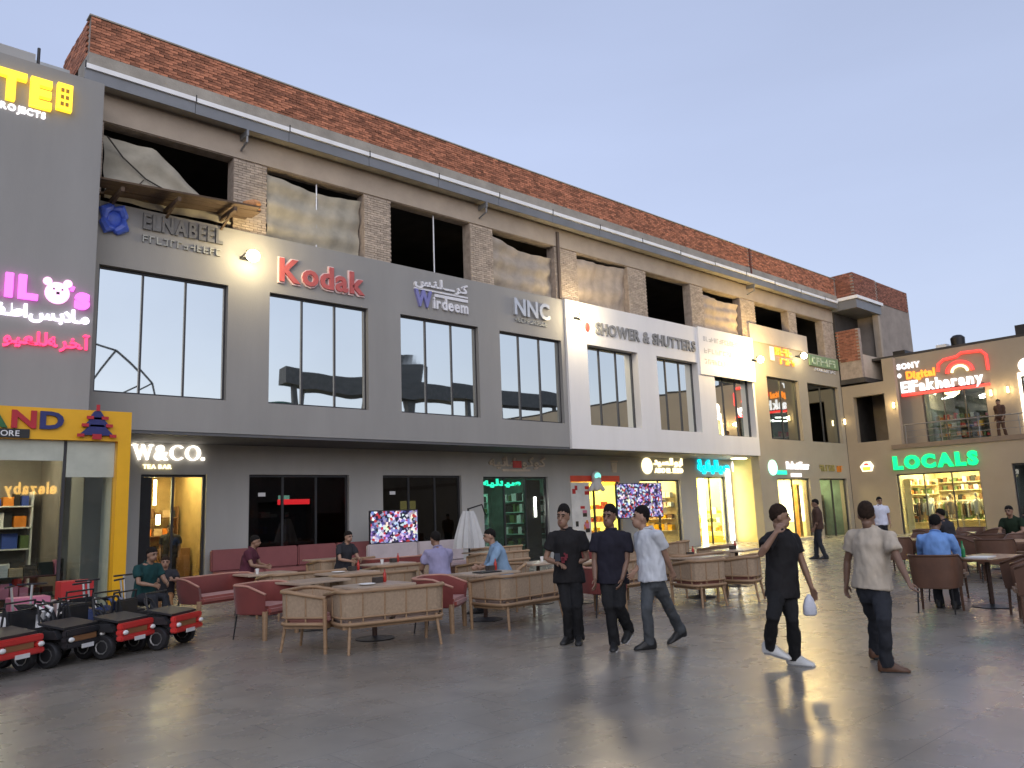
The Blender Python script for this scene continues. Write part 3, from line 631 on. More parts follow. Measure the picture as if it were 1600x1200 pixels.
def shelfX(X, y0, y1, levels, mat, cols, dens=.2, h=.3, z0=0, depth=.35):
    mb = MB()
    for z in levels: mb.box(X-depth, X, y0, y1, z-.03, z)
    s = wo(mb.obj('shelf_unit', mat)); gd = MB()
    for z in levels:
        y = y0+.05
        while y < y1-.1:
            ww = random.uniform(.5, 1.4)*dens; gd.m = random.randrange(len(cols)); gd.box(X-depth*.85, X-.03, y, min(y+ww, y1-.02), z+.002, z+h*random.uniform(.4, 1)); y += ww+random.uniform(.01, .06)
    o = gd.obj('shelf_goods', list(cols)); o.parent = s; o['kind'] = 'stuff'; return s
roomX(X1+.401, *LOC, 0, 3.2, 4.5, INT_C); glazing(X1+.12, *LOC, 0, 2.82, 3)
for k in range(3): wo(B(X1+.9+k*1.2, X1+1.3+k*1.2, 12.9, 15.8, 3.1, 3.16).obj('ceiling_light', LY))
shelfX(X1+4.8, 12.6, 16.0, [.5, 1.0, 1.5, 2.0, 2.4], CREAM, [C_WHT, C_TAN, C_BRN, C_GRN, C_BLK], .16)
# clothes rails with garments on hangers, mannequins
for yy, xx in ((13.3, 1.5), (14.7, 1.9), (15.7, 1.3), (13.8, 2.9)):
    rk = wo(MB().tube([(X1+xx, yy-.6, 0), (X1+xx, yy-.6, 1.45), (X1+xx, yy+.6, 1.45), (X1+xx, yy+.6, 0)], .018, 6).obj('clothes_rail', STEEL)); cl = MB()
    for k in range(11):
        cl.m = random.randrange(5); y = yy-.52+k*.1; L = random.uniform(.55, .85)
        cl.add([(X1+xx-.05, y, 1.42), (X1+xx+.05, y, 1.42), (X1+xx+.24, y, 1.32), (X1+xx+.22, y+.03, 1.42-L), (X1+xx-.22, y-.03, 1.42-L), (X1+xx-.24, y, 1.32),
                (X1+xx-.05, y+.04, 1.42), (X1+xx+.05, y+.04, 1.42), (X1+xx+.24, y+.04, 1.32), (X1+xx+.22, y+.07, 1.42-L), (X1+xx-.22, y+.05, 1.42-L), (X1+xx-.24, y+.04, 1.32)],
               [(0, 1, 2, 3, 4, 5), (11, 10, 9, 8, 7, 6)]+[(i, (i+1) % 6, 6+(i+1) % 6, 6+i) for i in range(6)])
    q = cl.obj('garments', [C_TAN, C_WHT, C_GRN, C_BRN, C_BLK]); q.parent = rk; q['kind'] = 'stuff'
for yy in (13.0, 14.1, 15.1):
    mq = MB(); mq.tube([(X1+.7, yy, .02), (X1+.7, yy, .9)], .02, 6).tube([(X1+.7, yy, .85), (X1+.7, yy, 1.1), (X1+.7, yy, 1.4), (X1+.7, yy, 1.52)], [.15, .13, .18, .06], 10).tube([(X1+.7, yy, 1.5), (X1+.7, yy, 1.6)], .05, 8).ball((X1+.7, yy, 1.72), .09, .08, .12, 10, 8).tube([(X1+.7, yy-.2, 1.4), (X1+.7, yy-.24, 1.0)], .05, 6).tube([(X1+.7, yy+.2, 1.4), (X1+.7, yy+.24, 1.0)], .05, 6).lathe([(.2, 0), (.2, .02)], 14, (X1+.7, yy, 0))
    wo(mq.obj('mannequin', [C_TAN, C_WHT, C_GRN][int(yy*10) % 3], smooth=True))
roomX(X1+.401, *SH2, 0, 3.2, 3, INT_D); glazing(X1+.12, *SH2, 0, 3.0, 2)
wo(B(X1+1.5, X1+1.6, 8.6, 10.6, 1.3, 2.3).obj('glowing_panel', em('display_blue', (.5, .55, .6), .8))); wo(B(X1+1.2, X1+1.3, 8.4, 10.8, .8, 1.1).obj('orange_counter', C_ORG))
roomX(X1+.401, *SH3, 0, 3.2, 3, INT_C); glazing(X1+.12, *SH3, 0, 3.0, 3); wo(B(X1+1, X1+2.4, 3.6, 6.6, 3.1, 3.16).obj('ceiling_light', LW))
shelf_unit(X1+.7, X1+4.2, 16.12, [.5, .95, 1.4, 1.85, 2.3], mat=CREAM, cols=[C_WHT, C_TAN, C_BRN, C_GRN, C_BLK, C_ORG], dens=.2, h=.32, parent_fn=wo, depth=.3)
# first floor camera shop
roomX(XU+.351, 12.2, 15.0, 4.2, 7.0, 4.5, pm('grey_green_int', (.28, .31, .26), .7)); glazing(XU+.12, 12.2, 15.0, 4.3, 6.85, 3)
for y0, y1, x in ((13.9, 14.6, 1.0), (12.6, 13.1, 1.6), (12.5, 13.4, 2.6)): wo(MB().bar((XU+x, y0, 6.5), (XU+x+.6, y1, 6.5), .12, .05).obj('ceiling_light', LC))
shelfX(XU+4.6, 12.3, 14.9, [4.7, 5.2, 5.7], C_BRN, MULTI, .2); shelfX(XU+1.4, 13.6, 14.9, [4.6, 5.0, 5.4], C_TAN, [C_ORG, C_TAN, C_GRN, C_WHT, C_RED], .2)
roomX(XU+.351, 9.0, 10.7, 4.2, 7.0, 3, INT_C); glazing(XU+.12, 9.0, 10.7, 4.3, 6.9, 2)
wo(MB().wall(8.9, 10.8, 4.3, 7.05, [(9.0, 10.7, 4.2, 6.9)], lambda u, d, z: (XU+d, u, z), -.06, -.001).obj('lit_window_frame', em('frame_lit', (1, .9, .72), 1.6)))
wo(B(XU+1, XU+2, 9.3, 10.4, 6.9, 6.96).obj('ceiling_light', LC))
wo(MB().box(XU+1.2, XU+3, 16.0, 16.6, 8.8, 9.2).obj('roof_unit', DARK)); wo(B(XU+1.2, XU+2.2, 14.0, 14.5, 8.8, 9.15).obj('roof_unit', WHITEP)); wo(MB().lathe([(.3, 0), (.32, .5), (.2, .62), (.02, .66)], 14, (XU+1.0, 13.4, 8.8)).obj('water_tank', DARK, smooth=40))
wo(B(XU+.9, XU+1.6, 10.2, 10.9, 8.8, 9.4).obj('roof_unit', DARK))

# ================================================================== building across the plaza (seen in the window reflections)
opp = empty('opposite_building', 'dark flat roofed building across the plaza, mirrored in the upper windows', 'building', (10, -25, 0))
def oo(o): o.parent = opp; o.location = (-10, 25, 0); return o
OD = pm('opposite_dark', (.09, .093, .095), .8, var=.2)
oo(MB().wall(-45, 90, 0, 5.8, [(x, x+5, -1, 3.4) for x in range(-42, 86, 8)], fY, -25, -26).obj('facade', pm('opposite_wall', (.16, .13, .11), .8)))
oo(B(-45, 90, -38, -26.01, 0, 5.7).obj('mass', OD))
oo(B(30, 62, -26, -24, 12.8, 14.3).obj('canopy_roof', OD)); oo(B(22, 32, -37, -26, 6.2, 11.4).obj('stair_block', pm('opposite_green', (.05, .16, .14), .7)))
cl = MB()
for x in range(31, 62, 6): cl.box(x, x+.5, -24.9, -24.4, 5.6, 12.8)
oo(cl.obj('canopy_columns', OD))
ac = MB()
for x in (40, 43): ac.box(x, x+.9, -26, -25, 14.3, 16.2).lathe([(.5, 0), (.5, .9)], 12, (x+.45, -25.5, 16.2))
oo(ac.obj('roof_plant', OD))
oo(B(74, 95, -24.95, -24.5, 5.0, 10.5).obj('upper_storey', pm('opposite_brown', (.2, .13, .09), .8)))
tr = MB()
for k in range(7):
    a = pi*k/6; tr.bar((14, -26, 9.5), (14+6*cos(a), -26, 9.5+6*sin(a)), .12, .12)
    if k < 6: b = pi*(k+1)/6; tr.bar((14+6*cos(a), -26, 9.5+6*sin(a)), (14+6*cos(b), -26, 9.5+6*sin(b)), .12, .12)
oo(tr.obj('steel_arch', OD)); oo(MB().prism([(10, 5.8), (10, 13.2), (19, 9.6), (27, 8.0), (27, 5.8)], lambda p: (p[0], -26.2, p[1]), lambda p: (p[0], -28, p[1])).obj('sloping_roof', OD))
lettering('elezaby', opp, lambda u, d, z: (12.7-u-10, -24.99+25-d, 4.0+z), 2.9, .72, .1, em('sign_amber', (1, .55, .12), 3), bold=.03)
for x, z in ((6, 3.6), (16, 7), (31, 8.4), (47, 8.6), (70, 8), (77, 7.5)):
    oo(B(x, x+.6, -24.3, -24.1, z, z+.4).obj('floodlight', em('opp_flood', (1, .85, .5), 14)))
# ================================================================== signs
ME = MATS
def sign(name, label, loc): return empty(name, label, 'sign', loc)
L0 = lambda u, d, z: (u, d, z)
def offY(dx=0, dz=0, dy=0): return lambda u, d, z: (dx+u, dy+d, dz+z)
def offX(dy=0, dz=0, dx=0): return lambda u, d, z: (dx+d, dy-u, dz+z)
def pixY(x, y, Y): p = onY(x, y, Y); return p
AR = lambda s: s                       # strings below are written in visual order with joined letter forms
def marks(n, parent, fn, width, h, depth, mat, rng=random):
    # lettering too small to read: rows of short strokes, one mesh per letter
    cw = width/n
    for i in range(n):
        a, w_ = i*cw, cw*rng.uniform(.6, .78); t = min(w_*.28, h*.22); k = rng.sample(range(5), rng.choice((2, 3, 3))); bx = MB(); T_ = ((0, t, 0, h), (w_-t, w_, 0, h*rng.choice((1, .6))), (0, w_, h-t, h), (0, w_, h*.42, h*.42+t), (0, w_, 0, t))
        if 0 not in k and 1 not in k: k[0] = 0
        for j, q in enumerate(k):
            u0, u1, z0, z1 = T_[q]; e = .0015*j
            v = [fn(a+u, d, z) for d in (-depth-e, -.001) for u, z in ((u0, z0), (u1, z0), (u1, z1), (u0, z1))]
            bx.add(v, [(3, 2, 1, 0), (4, 5, 6, 7), (0, 1, 5, 4), (1, 2, 6, 5), (2, 3, 7, 6), (3, 0, 4, 7)])
        bx.obj('letter', mat, parent)
S_Y = em('neon_yellow', (1, .60, .03), 0.5); S_W = em('neon_white', (1, .95, 1), 0.4); S_P = em('neon_pink', (1, .13, .85), 0.55); S_R = em('neon_red', (1, .05, .16), 0.5)
S_WW = em('sign_warm_white', (1, .90, .78), 0.75); S_C = em('sign_cyan', (0, .75, 1), 0.6); S_G = em('sign_green', (0, .85, .22), 0.42); S_GD = em('sign_green_dim', (.02, .7, .4), 0.4)
S_RED = em('sign_red', (1, .05, .04), 0.5); S_ORG = em('sign_orange', (1, .28, .03), 0.5); S_CR = em('sign_cream', (1, .82, .45), 0.7); S_VIO = em('sign_violet', (.85, .8, 1), 0.6)
# left building: yellow letters, small caption, pink name, white and red Arabic lines
p = sign('yellow_neon_sign', 'glowing yellow block letters high on the grey wall', (1.0, 17.4, 10.1))
lettering('TE', p, offY(1.33, .06), .98, .55, .12, S_Y, bold=.05, gap=.09)
b = MB().wall(2.40, 2.68, .10, .68, [], lambda u, d, z: (u, d, z), -.12, -.001).obj('badge', S_Y, p)
for k in range(6): MB().box(2.46+.09*(k % 2), 2.52+.09*(k % 2), -.14, -.121, .18+.15*(k//2), .26+.15*(k//2)).obj('badge_mark', pm('amber_mark', (.5, .25, .02), .5), p)
lettering('& PROJECTS', p, offY(1.15, -.17), 1.08, .13, .04, S_W, bold=.03)
p = sign('pink_neon_sign', 'pink neon shop name with a teddy face letter on the grey wall', (2.3, 17.4, 6.05))
lettering('LIL', p, lambda u, d, z: (u, d, .10+z), .98, .42, .08, S_P, bold=.05, gap=.14)
fc = MB(); fc.lathe([(.02, -.08), (.17, -.078), (.22, -.05), (.22, -.001)], 20, (1.32, 0, .28), 'y'); fc.lathe([(.02, -.06), (.08, -.05), (.08, -.001)], 12, (1.14, 0, .50), 'y'); fc.lathe([(.02, -.06), (.08, -.05), (.08, -.001)], 12, (1.50, 0, .50), 'y')
fc.obj('teddy_face', em('neon_pink_soft', (1, .45, .8), 0.5), p); MB().box(1.29, 1.35, -.095, -.081, .24, .29).box(1.23, 1.26, -.095, -.081, .33, .36).box(1.38, 1.41, -.095, -.081, .33, .36).obj('teddy_features', C_BLK, p)
lettering("s", p, lambda u, d, z: (1.64+u, d, .04+z), .27, .42, .08, S_P, bold=.05); MB().bar((1.60, -.05, .45), (1.57, -.05, .36), .05, .06).obj('apostrophe', S_P, p)
# "children's clothes", joined forms, visual order (left to right on the wall)
AR1 = '\ufedd\ufe8e\ufed4\ufec3\u0627 \ufeb2\ufe91\ufefc\ufee3'
p = sign('white_arabic_sign', 'white and violet glowing Arabic line under the pink name', (2.2, 17.4, 5.72))
lettering(AR1, p, offY(0, .05), 2.02, .24, .06, S_VIO, bold=.03, joined=True, space=.08)
AR2 = '\ufeee\ufef4\ufecc\ufee0\ufedf\ufeea \ufeae\ufea8\ufe81'
p = sign('red_arabic_sign', 'red neon Arabic line at the corner of the grey wall', (2.75, 17.4, 5.18))
lettering(AR2, p, offY(0, .06), 1.5, .24, .06, S_R, bold=.03, joined=True, space=.1)
# main facade, first floor
p = sign('blue_logo_sign', 'blue emblem with dull grey letters beside the corner of the grey wall', (4.5, YF, 8.0))
bl = pm('logo_blue', (.06, .12, .55), .4, var=.3, scale=5)
q = MB()
for k in range(4):
    a = k*pi/2+.4; q.tube([(.36+.22*cos(a), -.05, .47+.28*sin(a)), (.36+.25*cos(a+.6), -.05, .47+.3*sin(a+.6)), (.36+.2*cos(a+1.2), -.05, .47+.22*sin(a+1.2))], [.10, .13, .06], 8, round_cap=True)
q.ball((.36, -.05, .47), .16, .06, .18).obj('emblem', bl, p)
gl_ = pm('dull_grey_letters', (.15, .15, .152), .5)
lettering('ELNABEEL', p, offY(.98, .40), 1.85, .36, .07, gl_, bold=.03); marks(12, p, offY(.98, .08), 1.85, .17, .05, pm('pale_letters', (.35, .36, .34), .5))
p = sign('red_letter_sign', 'large red letters with pale edges over the second upper window', (8.8, YF, 7.68))
lettering('Kodak', p, offY(0, .06), 2.5, .58, .10, pm('letter_face_red', (.50, .11, .10), .5), bold=.028, gap=.07)
lettering('Kodak', p, offY(-.025, .045), 2.55, .605, .05, pm('letter_edge', (.80, .62, .60), .4), bold=.055, gap=.018, name='letter_edge')
p = sign('bilingual_white_sign', 'white Arabic and Latin sign with one violet letter between windows', (12.95, YF, 7.62))
CH = pm('white_channel', (.72, .72, .74), .4)
lettering('\ufeb2\ufee8\ufee0\u0640\u0640\ufeae\ufedb', p, offY(.05, .74), 2.0, .26, .07, CH, bold=.035, joined=True)
MB().box(.05, 2.05, -.05, -.001, .60, .65).obj('rule', CH, p)
lettering('W', p, offY(.05, .12), .62, .46, .08, pm('violet_letter', (.20, .20, .45), .4), bold=.04); lettering('irdeem', p, offY(.72, .12), 1.32, .34, .07, CH, bold=.03); MB().box(.78, 2.05, -.05, -.001, .47, .56).obj('caption_bar', CH, p)
p = sign('three_letter_sign', 'silver three letter sign over the fourth upper window', (16.9, YF, 7.72))
lettering('NNC', p, offY(.0, .3), 1.6, .52, .1, pm('silver_letter', (.62, .63, .64), .25, .6), bold=.03); marks(11, p, offY(.05, .06), 1.5, .14, .04, MATS['pale_letters'])
p = sign('shutter_sign', 'grey letters with a red dot on the white cladding', (20.2, YF-.09, 7.68))
MB().ball((.13, -.02, .34), .12, .04, .17).obj('red_dot', pm('dot_red', (.55, .06, .05), .4), p)
lettering('SHOWER & SHUTTERS', p, offY(.55, .16), 6.0, .40, .06, pm('grey_letter', (.22, .225, .23), .5), bold=.03, gap=.08)
p = sign('printed_board', 'faint grey printed lines on the white board by the bright floodlight', (27.1, YF-.161, 7.0))
for z, t in ((1.35, 17), (.85, 12), (.4, 14)): marks(t, p, offY(.2, z), 3.3, .2, .006, pm('faint_print', (.5, .5, .5), .5))
p = sign('orange_sign', 'orange letters on the taupe bay beside a small lamp', (32.7, YF, 8.02))
MB().box(.05, .35, -.06, -.001, .1, .75).obj('pale_mark', CH, p)
marks(4, p, offY(.5, .40), 1.5, .36, .08, S_ORG); marks(4, p, offY(.9, .0), 1.3, .28, .08, S_ORG)
p = sign('green_board_sign', 'dull green sign board on the taupe bay next to the brick balcony', (36.35, YF, 8.02))
MB().box(0, 2.95, -.08, -.001, .22, .76).obj('board', pm('board_green', (.20, .30, .16), .5), p); marks(6, p, offY(.2, .3, -.08), 2.5, .36, .03, pm('letter_pale_green', (.5, .6, .42), .5)); marks(9, p, offY(.5, 0), 2.2, .15, .04, CH)
# ground floor names
p = sign('tea_bar_sign', 'warm white glowing name over the tea bar door', (6.02, YL, 2.98))
def ring(cx, cz, rx, rz, tx, tz, a0, a1, n=28):
    mb = MB(); o_, i_ = [], []
    for k in range(n+1):
        a = a0+(a1-a0)*k/n; o_.append((cx+rx*cos(a), cz+rz*sin(a))); i_.append((cx+(rx-tx)*cos(a), cz+(rz-tz)*sin(a)))
    for k in range(n):
        q = [o_[k], o_[k+1], i_[k+1], i_[k]]; mb.prism(q, lambda p: (p[0], -.08, p[1]), lambda p: (p[0], -.001, p[1]))
    return mb
WB, WH = .30, .36
w_ = MB()
for poly in ([(.03, WH), (.10, WH), (.20, 0), (.16, 0)], [(.16, 0), (.19, 0), (.28, WH), (.25, WH)], [(.22, WH), (.29, WH), (.39, 0), (.35, 0)], [(.35, 0), (.38, 0), (.47, WH), (.44, WH)], [(0, WH-.02), (.14, WH-.02), (.14, WH), (0, WH)], [(.40, WH-.02), (.51, WH-.02), (.51, WH), (.40, WH)]):
    w_.prism(poly, lambda p: (p[0], -.08, WB+p[1]), lambda p: (p[0], -.001, WB+p[1]))
w_.obj('letter', S_WW, p)
lettering('&', p, offY(.53, WB), .33, .36, .08, S_WW, bold=.02)
ring(1.09, WB+.18, .19, .19, .07, .03, .75, 2*pi-.75).obj('letter', S_WW, p); ring(1.47, WB+.18, .19, .19, .07, .03, 0, 2*pi).obj('letter', S_WW, p); MB().box(1.69, 1.76, -.08, -.001, WB, WB+.07).obj('letter', S_WW, p)
lettering('TEA BAR', p, offY(.28, .08), .68, .10, .04, S_CR, bold=.02)
p = sign('cream_arabic_sign', 'unlit cream Arabic letters with a red mark over the green lit shop', (17.35, YL, 3.08))
CRM = pm('cream_letters', (.62, .54, .44), .5)
lettering('\ufeea\ufef4\ufee7\ufe8e\ufeb7 \ufeee\ufedb\ufeee\ufedb', p, offY(0, .18), 2.65, .30, .06, CRM, bold=.03, joined=True, space=.25); MB().box(1.05, 1.45, -.08, -.061, .12, .36).obj('red_mark', pm('mark_red', (.6, .08, .08), .4), p); MB().box(.6, 1.9, -.04, -.001, 0, .08).obj('caption_bar', CRM, p)
p = sign('green_pharmacy_sign', 'bright green glowing Arabic sign inside the green lit shop', (17.2, YL+.16, 2.55))
lettering('\ufeea\ufef4\ufedf\ufeaa\ufef4\ufebb', p, offY(.0, .06), 1.7, .2, .05, S_GD, bold=.06, joined=True)
p = sign('cup_icon_sign', 'small cream takeaway cup icon on the wall above the two televisions', (23.75, YL, 3.08))
MB().prism([(-.12, 0), (.12, 0), (.17, .38), (-.17, .38)], lambda q: (q[0], -.05, q[1]), lambda q: (q[0], -.001, q[1])).box(-.2, .2, -.06, -.001, .40, .46).obj('cup', CRM, p)
p = sign('figure_cutout', 'white astronaut like cut-out figure with a green visor over the juice front', (22.6, YL-.05, 2.3))
MB().ball((0, -.05, .62), .24, .1, .2).tube([(-.34, -.05, .12), (-.1, -.05, .40)], .09, 8, round_cap=True).tube([(.34, -.05, .12), (.1, -.05, .40)], .09, 8, round_cap=True).tube([(0, -.05, .25), (0, -.05, .45)], [.2, .2], 10, round_cap=True).obj('body', C_WHT, p, smooth=True); MB().ball((0, -.14, .62), .17, .06, .14).obj('visor', em('visor_mint', (.25, .9, .7), 0.35), p, smooth=True)
p = sign('cream_lit_sign', 'round cream lamp emblem and lit cream name over the cream shop', (25.45, YL, 3.0))
MB().lathe([(.02, -.08), (.3, -.075), (.33, -.05), (.33, -.001)], 22, (.36, 0, .36), 'y').obj('round_emblem', S_CR, p)
lettering('\ufea9\ufbff\ufeb4\ufedf\u0627 \ufeee\ufe91\u0627', p, offY(.8, .42), 1.95, .26, .06, S_CR, bold=.03, joined=True, space=.2); lettering('ABO EL SEED', p, offY(.85, .08), 1.9, .2, .06, S_CR, bold=.005)
p = sign('cyan_arabic_sign', 'cyan neon Arabic sign with a white emblem over the yellow shop', (29.3, YL-.01, 2.98))
lettering('\ufe94\ufef4\ufee7\ufe8e\ufe92\ufedf\ufe8e\ufef4\ufebb', p, offY(0, .22), 2.4, .42, .08, S_C, bold=.06, joined=True); MB().ball((2.85, -.06, .42), .22, .07, .36).obj('white_emblem', S_W, p, smooth=True)
p = sign('white_green_sign', 'white glowing name with a green badge on the taupe corner bay', (31.75, YF+.01, 2.84))
MB().lathe([(.02, -.1), (.30, -.09), (.34, -.06), (.34, -.001)], 20, (.34, 0, .38), 'y').obj('green_badge', em('badge_mint', (.45, 1, .75), 0.5), p); MB().box(.7, 1.5, -.05, -.001, .08, .26).obj('green_bar', S_GD, p)
lettering('Rabat', p, offY(1.55, .34), 1.05, .32, .07, S_W, bold=.03); lettering('Kasr', p, offY(2.72, .34), .85, .32, .07, S_W, bold=.03); MB().box(1.9, 2.8, -.05, -.001, -.02, .14).obj('white_bar', S_W, p)
p = sign('olive_sign', 'unlit olive letters above the last dark shop of the taupe bay', (36.4, YF+.01, 2.95))
marks(5, p, offY(0, .15), 1.5, .3, .06, pm('olive_letters', (.28, .24, .08), .5)); marks(2, p, offY(1.75, .12), .6, .3, .06, C_ORG)
# wing
p = sign('burger_sign', 'small orange and white burger emblem lamp in the plaza corner', (X1, 17.5, 3.05))
MB().prism([(.0, 0), (.46, 0), (.56, .26), (.42, .48), (.14, .48), (0-.1, .26)], lambda q: (-.08, .23-q[0], q[1]), lambda q: (-.001, .23-q[0], q[1])).obj('hexagon', em('burger_white', (1, .85, .6), 0.5), p)
MB().prism([(.06, .05), (.40, .05), (.43, .22), (.03, .22)], lambda q: (-.1, .23-q[0], q[1]), lambda q: (-.081, .23-q[0], q[1])).obj('burger', em('burger_orange', (1, .45, .05), 0.5), p); MB().prism([(.1, .3), (.36, .3), (.3, .4), (.16, .4)], lambda q: (-.1, .23-q[0], q[1]), lambda q: (-.081, .23-q[0], q[1])).obj('bun', S_RED, p)
p = sign('green_letter_sign', 'big green neon letters over the clothes shop', (X1, 16.2, 3.02))
lettering('LOCALS', p, offX(0, .06), 3.72, .56, .12, S_G, bold=.06, gap=.1)
p = sign('camera_shop_sign', 'red and white camera shop sign with camera outline and name', (XU, 15.9, 6.65))
MB().box(-.1, -.001, -3.95, .0, .0, .12).obj('red_base_bar', S_RED, p)
lettering('ElFakharany', p, offX(.0, .2), 3.7, .52, .1, S_W, bold=.028, gap=.09)
lettering('Digital', p, offX(-.3, .86, -.0), 1.35, .34, .08, S_ORG, bold=.05, gap=.05); lettering('SONY', p, offX(.1, 1.38), 1.1, .26, .06, S_W, bold=.05, gap=.1)
MB().ball((-.05, .02, 1.06), .05, .1, .12).obj('white_dot', S_W, p)
MB().tube([(-.05, -3.95, .75), (-.05, -3.95, 1.45), (-.05, -3.75, 1.68), (-.05, -2.9, 1.72), (-.05, -2.7, 1.58), (-.05, -2.1, 1.52), (-.05, -1.85, 1.35), (-.05, -1.8, 1.0)], .07, 8).obj('camera_outline', S_RED, p)
ring3 = lambda r_, t, mt, nm: MB().tube([(-.06, -2.75+r_*cos(a*pi/16), .84+r_*.85*sin(a*pi/16)) for a in range(17)], t, 8).obj(nm, mt, p)
ring3(.55, .09, S_RED, 'lens_outer_ring'); ring3(.34, .06, S_CR, 'lens_ring')
p = sign('round_lamp_sign', 'round white glowing disc beside the lit frame window upstairs', (XU, 10.4, 7.35)); MB().lathe([(.02, -.08), (.3, -.075), (.34, -.05), (.34, -.001)], 22, (0, 0, 0), 'x').obj('disc', S_WW, p)
# ================================================================== lamps
def point(loc, col, watt, rad, parent, name='lamp_light'):
    li = bpy.data.lights.new(name, 'POINT'); li.energy = watt; li.color = col; li.shadow_soft_size = rad
    o = bpy.data.objects.new(name, li); COL.objects.link(o); o.parent = parent; o.location = loc; return o
def floodlight(x, z, Y, label, watt, lens, col=(1, .78, .42), out_=.62):
    p = empty('floodlight', label, 'floodlight', (x, Y, z), 0, 'lit floodlights on the facade')
    MB().box(-.13, .13, -.30, -.2, -.09, .10).obj('housing', DARK, p, bevel=.01); MB().bar((-.18, -.3, 0), (-.18, -.02, -.05), .03, .015).bar((.18, -.3, 0), (.18, -.02, -.05), .03, .015).box(-.2, .2, -.02, -.001, -.09, -.01).obj('bracket', DARK, p)
    MB().ball((0, -.33, -.05), .17, .13, .15).obj('lens', lens, p); point((0, -out_, .02), col, watt, .45, p); return p
FL = em('flood_lens', (1, .85, .52), 14)
floodlight(7.98, 8.2, YF, 'lit floodlight on the pier before the red letter sign', 34, FL)
floodlight(19.85, 8.3, YF-.09, 'lit floodlight at the start of the white cladding beside the red dot', 60, FL, (1, .8, .5))
floodlight(31.05, 7.95, YF-.16, 'brightest floodlight, at the end of the white board', 200, em('flood_lens_b', (1, .88, .58), 12), (1, .70, .27), 1.3)
floodlight(35.3, 8.6, YF, 'small lit lamp beside the orange letters', 10, FL)
def sconce(y, z, X, label):
    p = empty('wall_lamp', label, 'wall lamp', (X, y, z), 0, 'small warm wall lamps on the brown wing')
    MB().lathe([(.03, -.14), (.05, -.12), (.05, .12), (.03, .14)], 10, (-.11, 0, 0)).obj('shade', em('sconce_glow', (1, .78, .4), 2), p); MB().box(-.06, -.001, -.03, .03, -.04, .04).obj('bracket', DARK, p); point((-.3, 0, 0), (1, .72, .35), 5, .06, p); return p
sconce(15.85, 6.15, X1, 'warm wall lamp on the corner pier of the wing'); sconce(11.95, 6.3, XU, 'warm wall lamp just beside the camera shop window'); sconce(11.25, 6.35, XU, 'warm wall lamp between the camera shop and the lit frame window')
p = empty('wall_lamp', 'small white wall lamp low beside the dark stair opening', 'wall lamp', (39.3, YF, 5.6), 0, 'small warm wall lamps on the brown wing'); MB().lathe([(.03, -.14), (.05, -.12), (.05, .12), (.03, .14)], 10, (0, -.1, 0)).obj('shade', ME['sconce_glow'], p); MB().box(-.03, .03, -.06, -.001, -.04, .04).obj('bracket', DARK, p)
# ================================================================== televisions
def tv(loc, w_, h_, rz, label, stand=True, z=.95, m_=None):
    p = empty('television', label, 'television', loc, rz); MB().box(-w_/2-.03, w_/2+.03, -.03, .05, z-.03, z+h_+.03).obj('bezel', BLACK, p, bevel=.008)
    o = MB().box(-w_/2, w_/2, -.036, -.031, z, z+h_).obj('screen', m_, p)
    if stand:
        MB().tube([(0, .04, .04), (0, .04, z+.2)], .03, 8).bar((-.4, .04, .03), (.4, .04, .03), .08, .05).bar((0, -.3, .03), (0, .36, .03), .08, .04).obj('stand', DARK, p)
    return p
# ================================================================== cafe furniture
RAIL = pm('tan_wood', (.31, .195, .108), .5, var=.18, scale=6, stretch=(1, 1, 6)); CANE = pm('woven_cane', (.37, .27, .18), .75, var=.16, scale=30, bump=.5, bscale=160)
CUSH = pm('pale_cushion', (.50, .40, .36), .85, var=.08, scale=4, bump=.15, bscale=60, sheen=.3); CUSHP = pm('pink_cushion', (.45, .20, .17), .85, var=.08, scale=4, sheen=.3)
REDF = pm('maroon_fabric', (.165, .028, .022), .8, var=.12, scale=5, bump=.1, bscale=80, sheen=.25); REDC = pm('red_cushion', (.27, .06, .045), .8, var=.1, scale=5, bump=.1, bscale=60, sheen=.3)
BROWNW = pm('brown_wood', (.095, .045, .025), .45, var=.25, scale=5, stretch=(1, 1, 7)); TOP = pm('table_top', (.46, .36, .27), .3, var=.1, scale=3, stretch=(1, 7, 1)); TOPD = pm('dark_table_top', (.16, .085, .05), .3, var=.2, scale=3, stretch=(1, 7, 1))
def upath(W, D, rc, n=5, z=0):
    """open U: left front -> back -> right front; back at +y"""
    pts = [(-W/2, -D/2)]; c = (-W/2+rc, D/2-rc)
    pts += [(c[0]+rc*cos(pi-k*pi/2/n), c[1]+rc*sin(pi-k*pi/2/n)) for k in range(n+1)]
    c = (W/2-rc, D/2-rc); pts += [(c[0]+rc*cos(pi/2-k*pi/2/n), c[1]+rc*sin(pi/2-k*pi/2/n)) for k in range(n+1)]
    return pts+[(W/2, -D/2)]
def along(pts, n):
    P = [Vector((*p, 0)) for p in pts]; L = [0]
    for a, b in zip(P, P[1:]): L.append(L[-1]+(b-a).length)
    out_ = []
    for k in range(n+1):
        t = L[-1]*k/n; i = max(j for j in range(len(L)-1) if L[j] <= t+1e-9); q = (t-L[i])/max(1e-9, L[i+1]-L[i]); out_.append(P[i].lerp(P[i+1], q))
    return out_
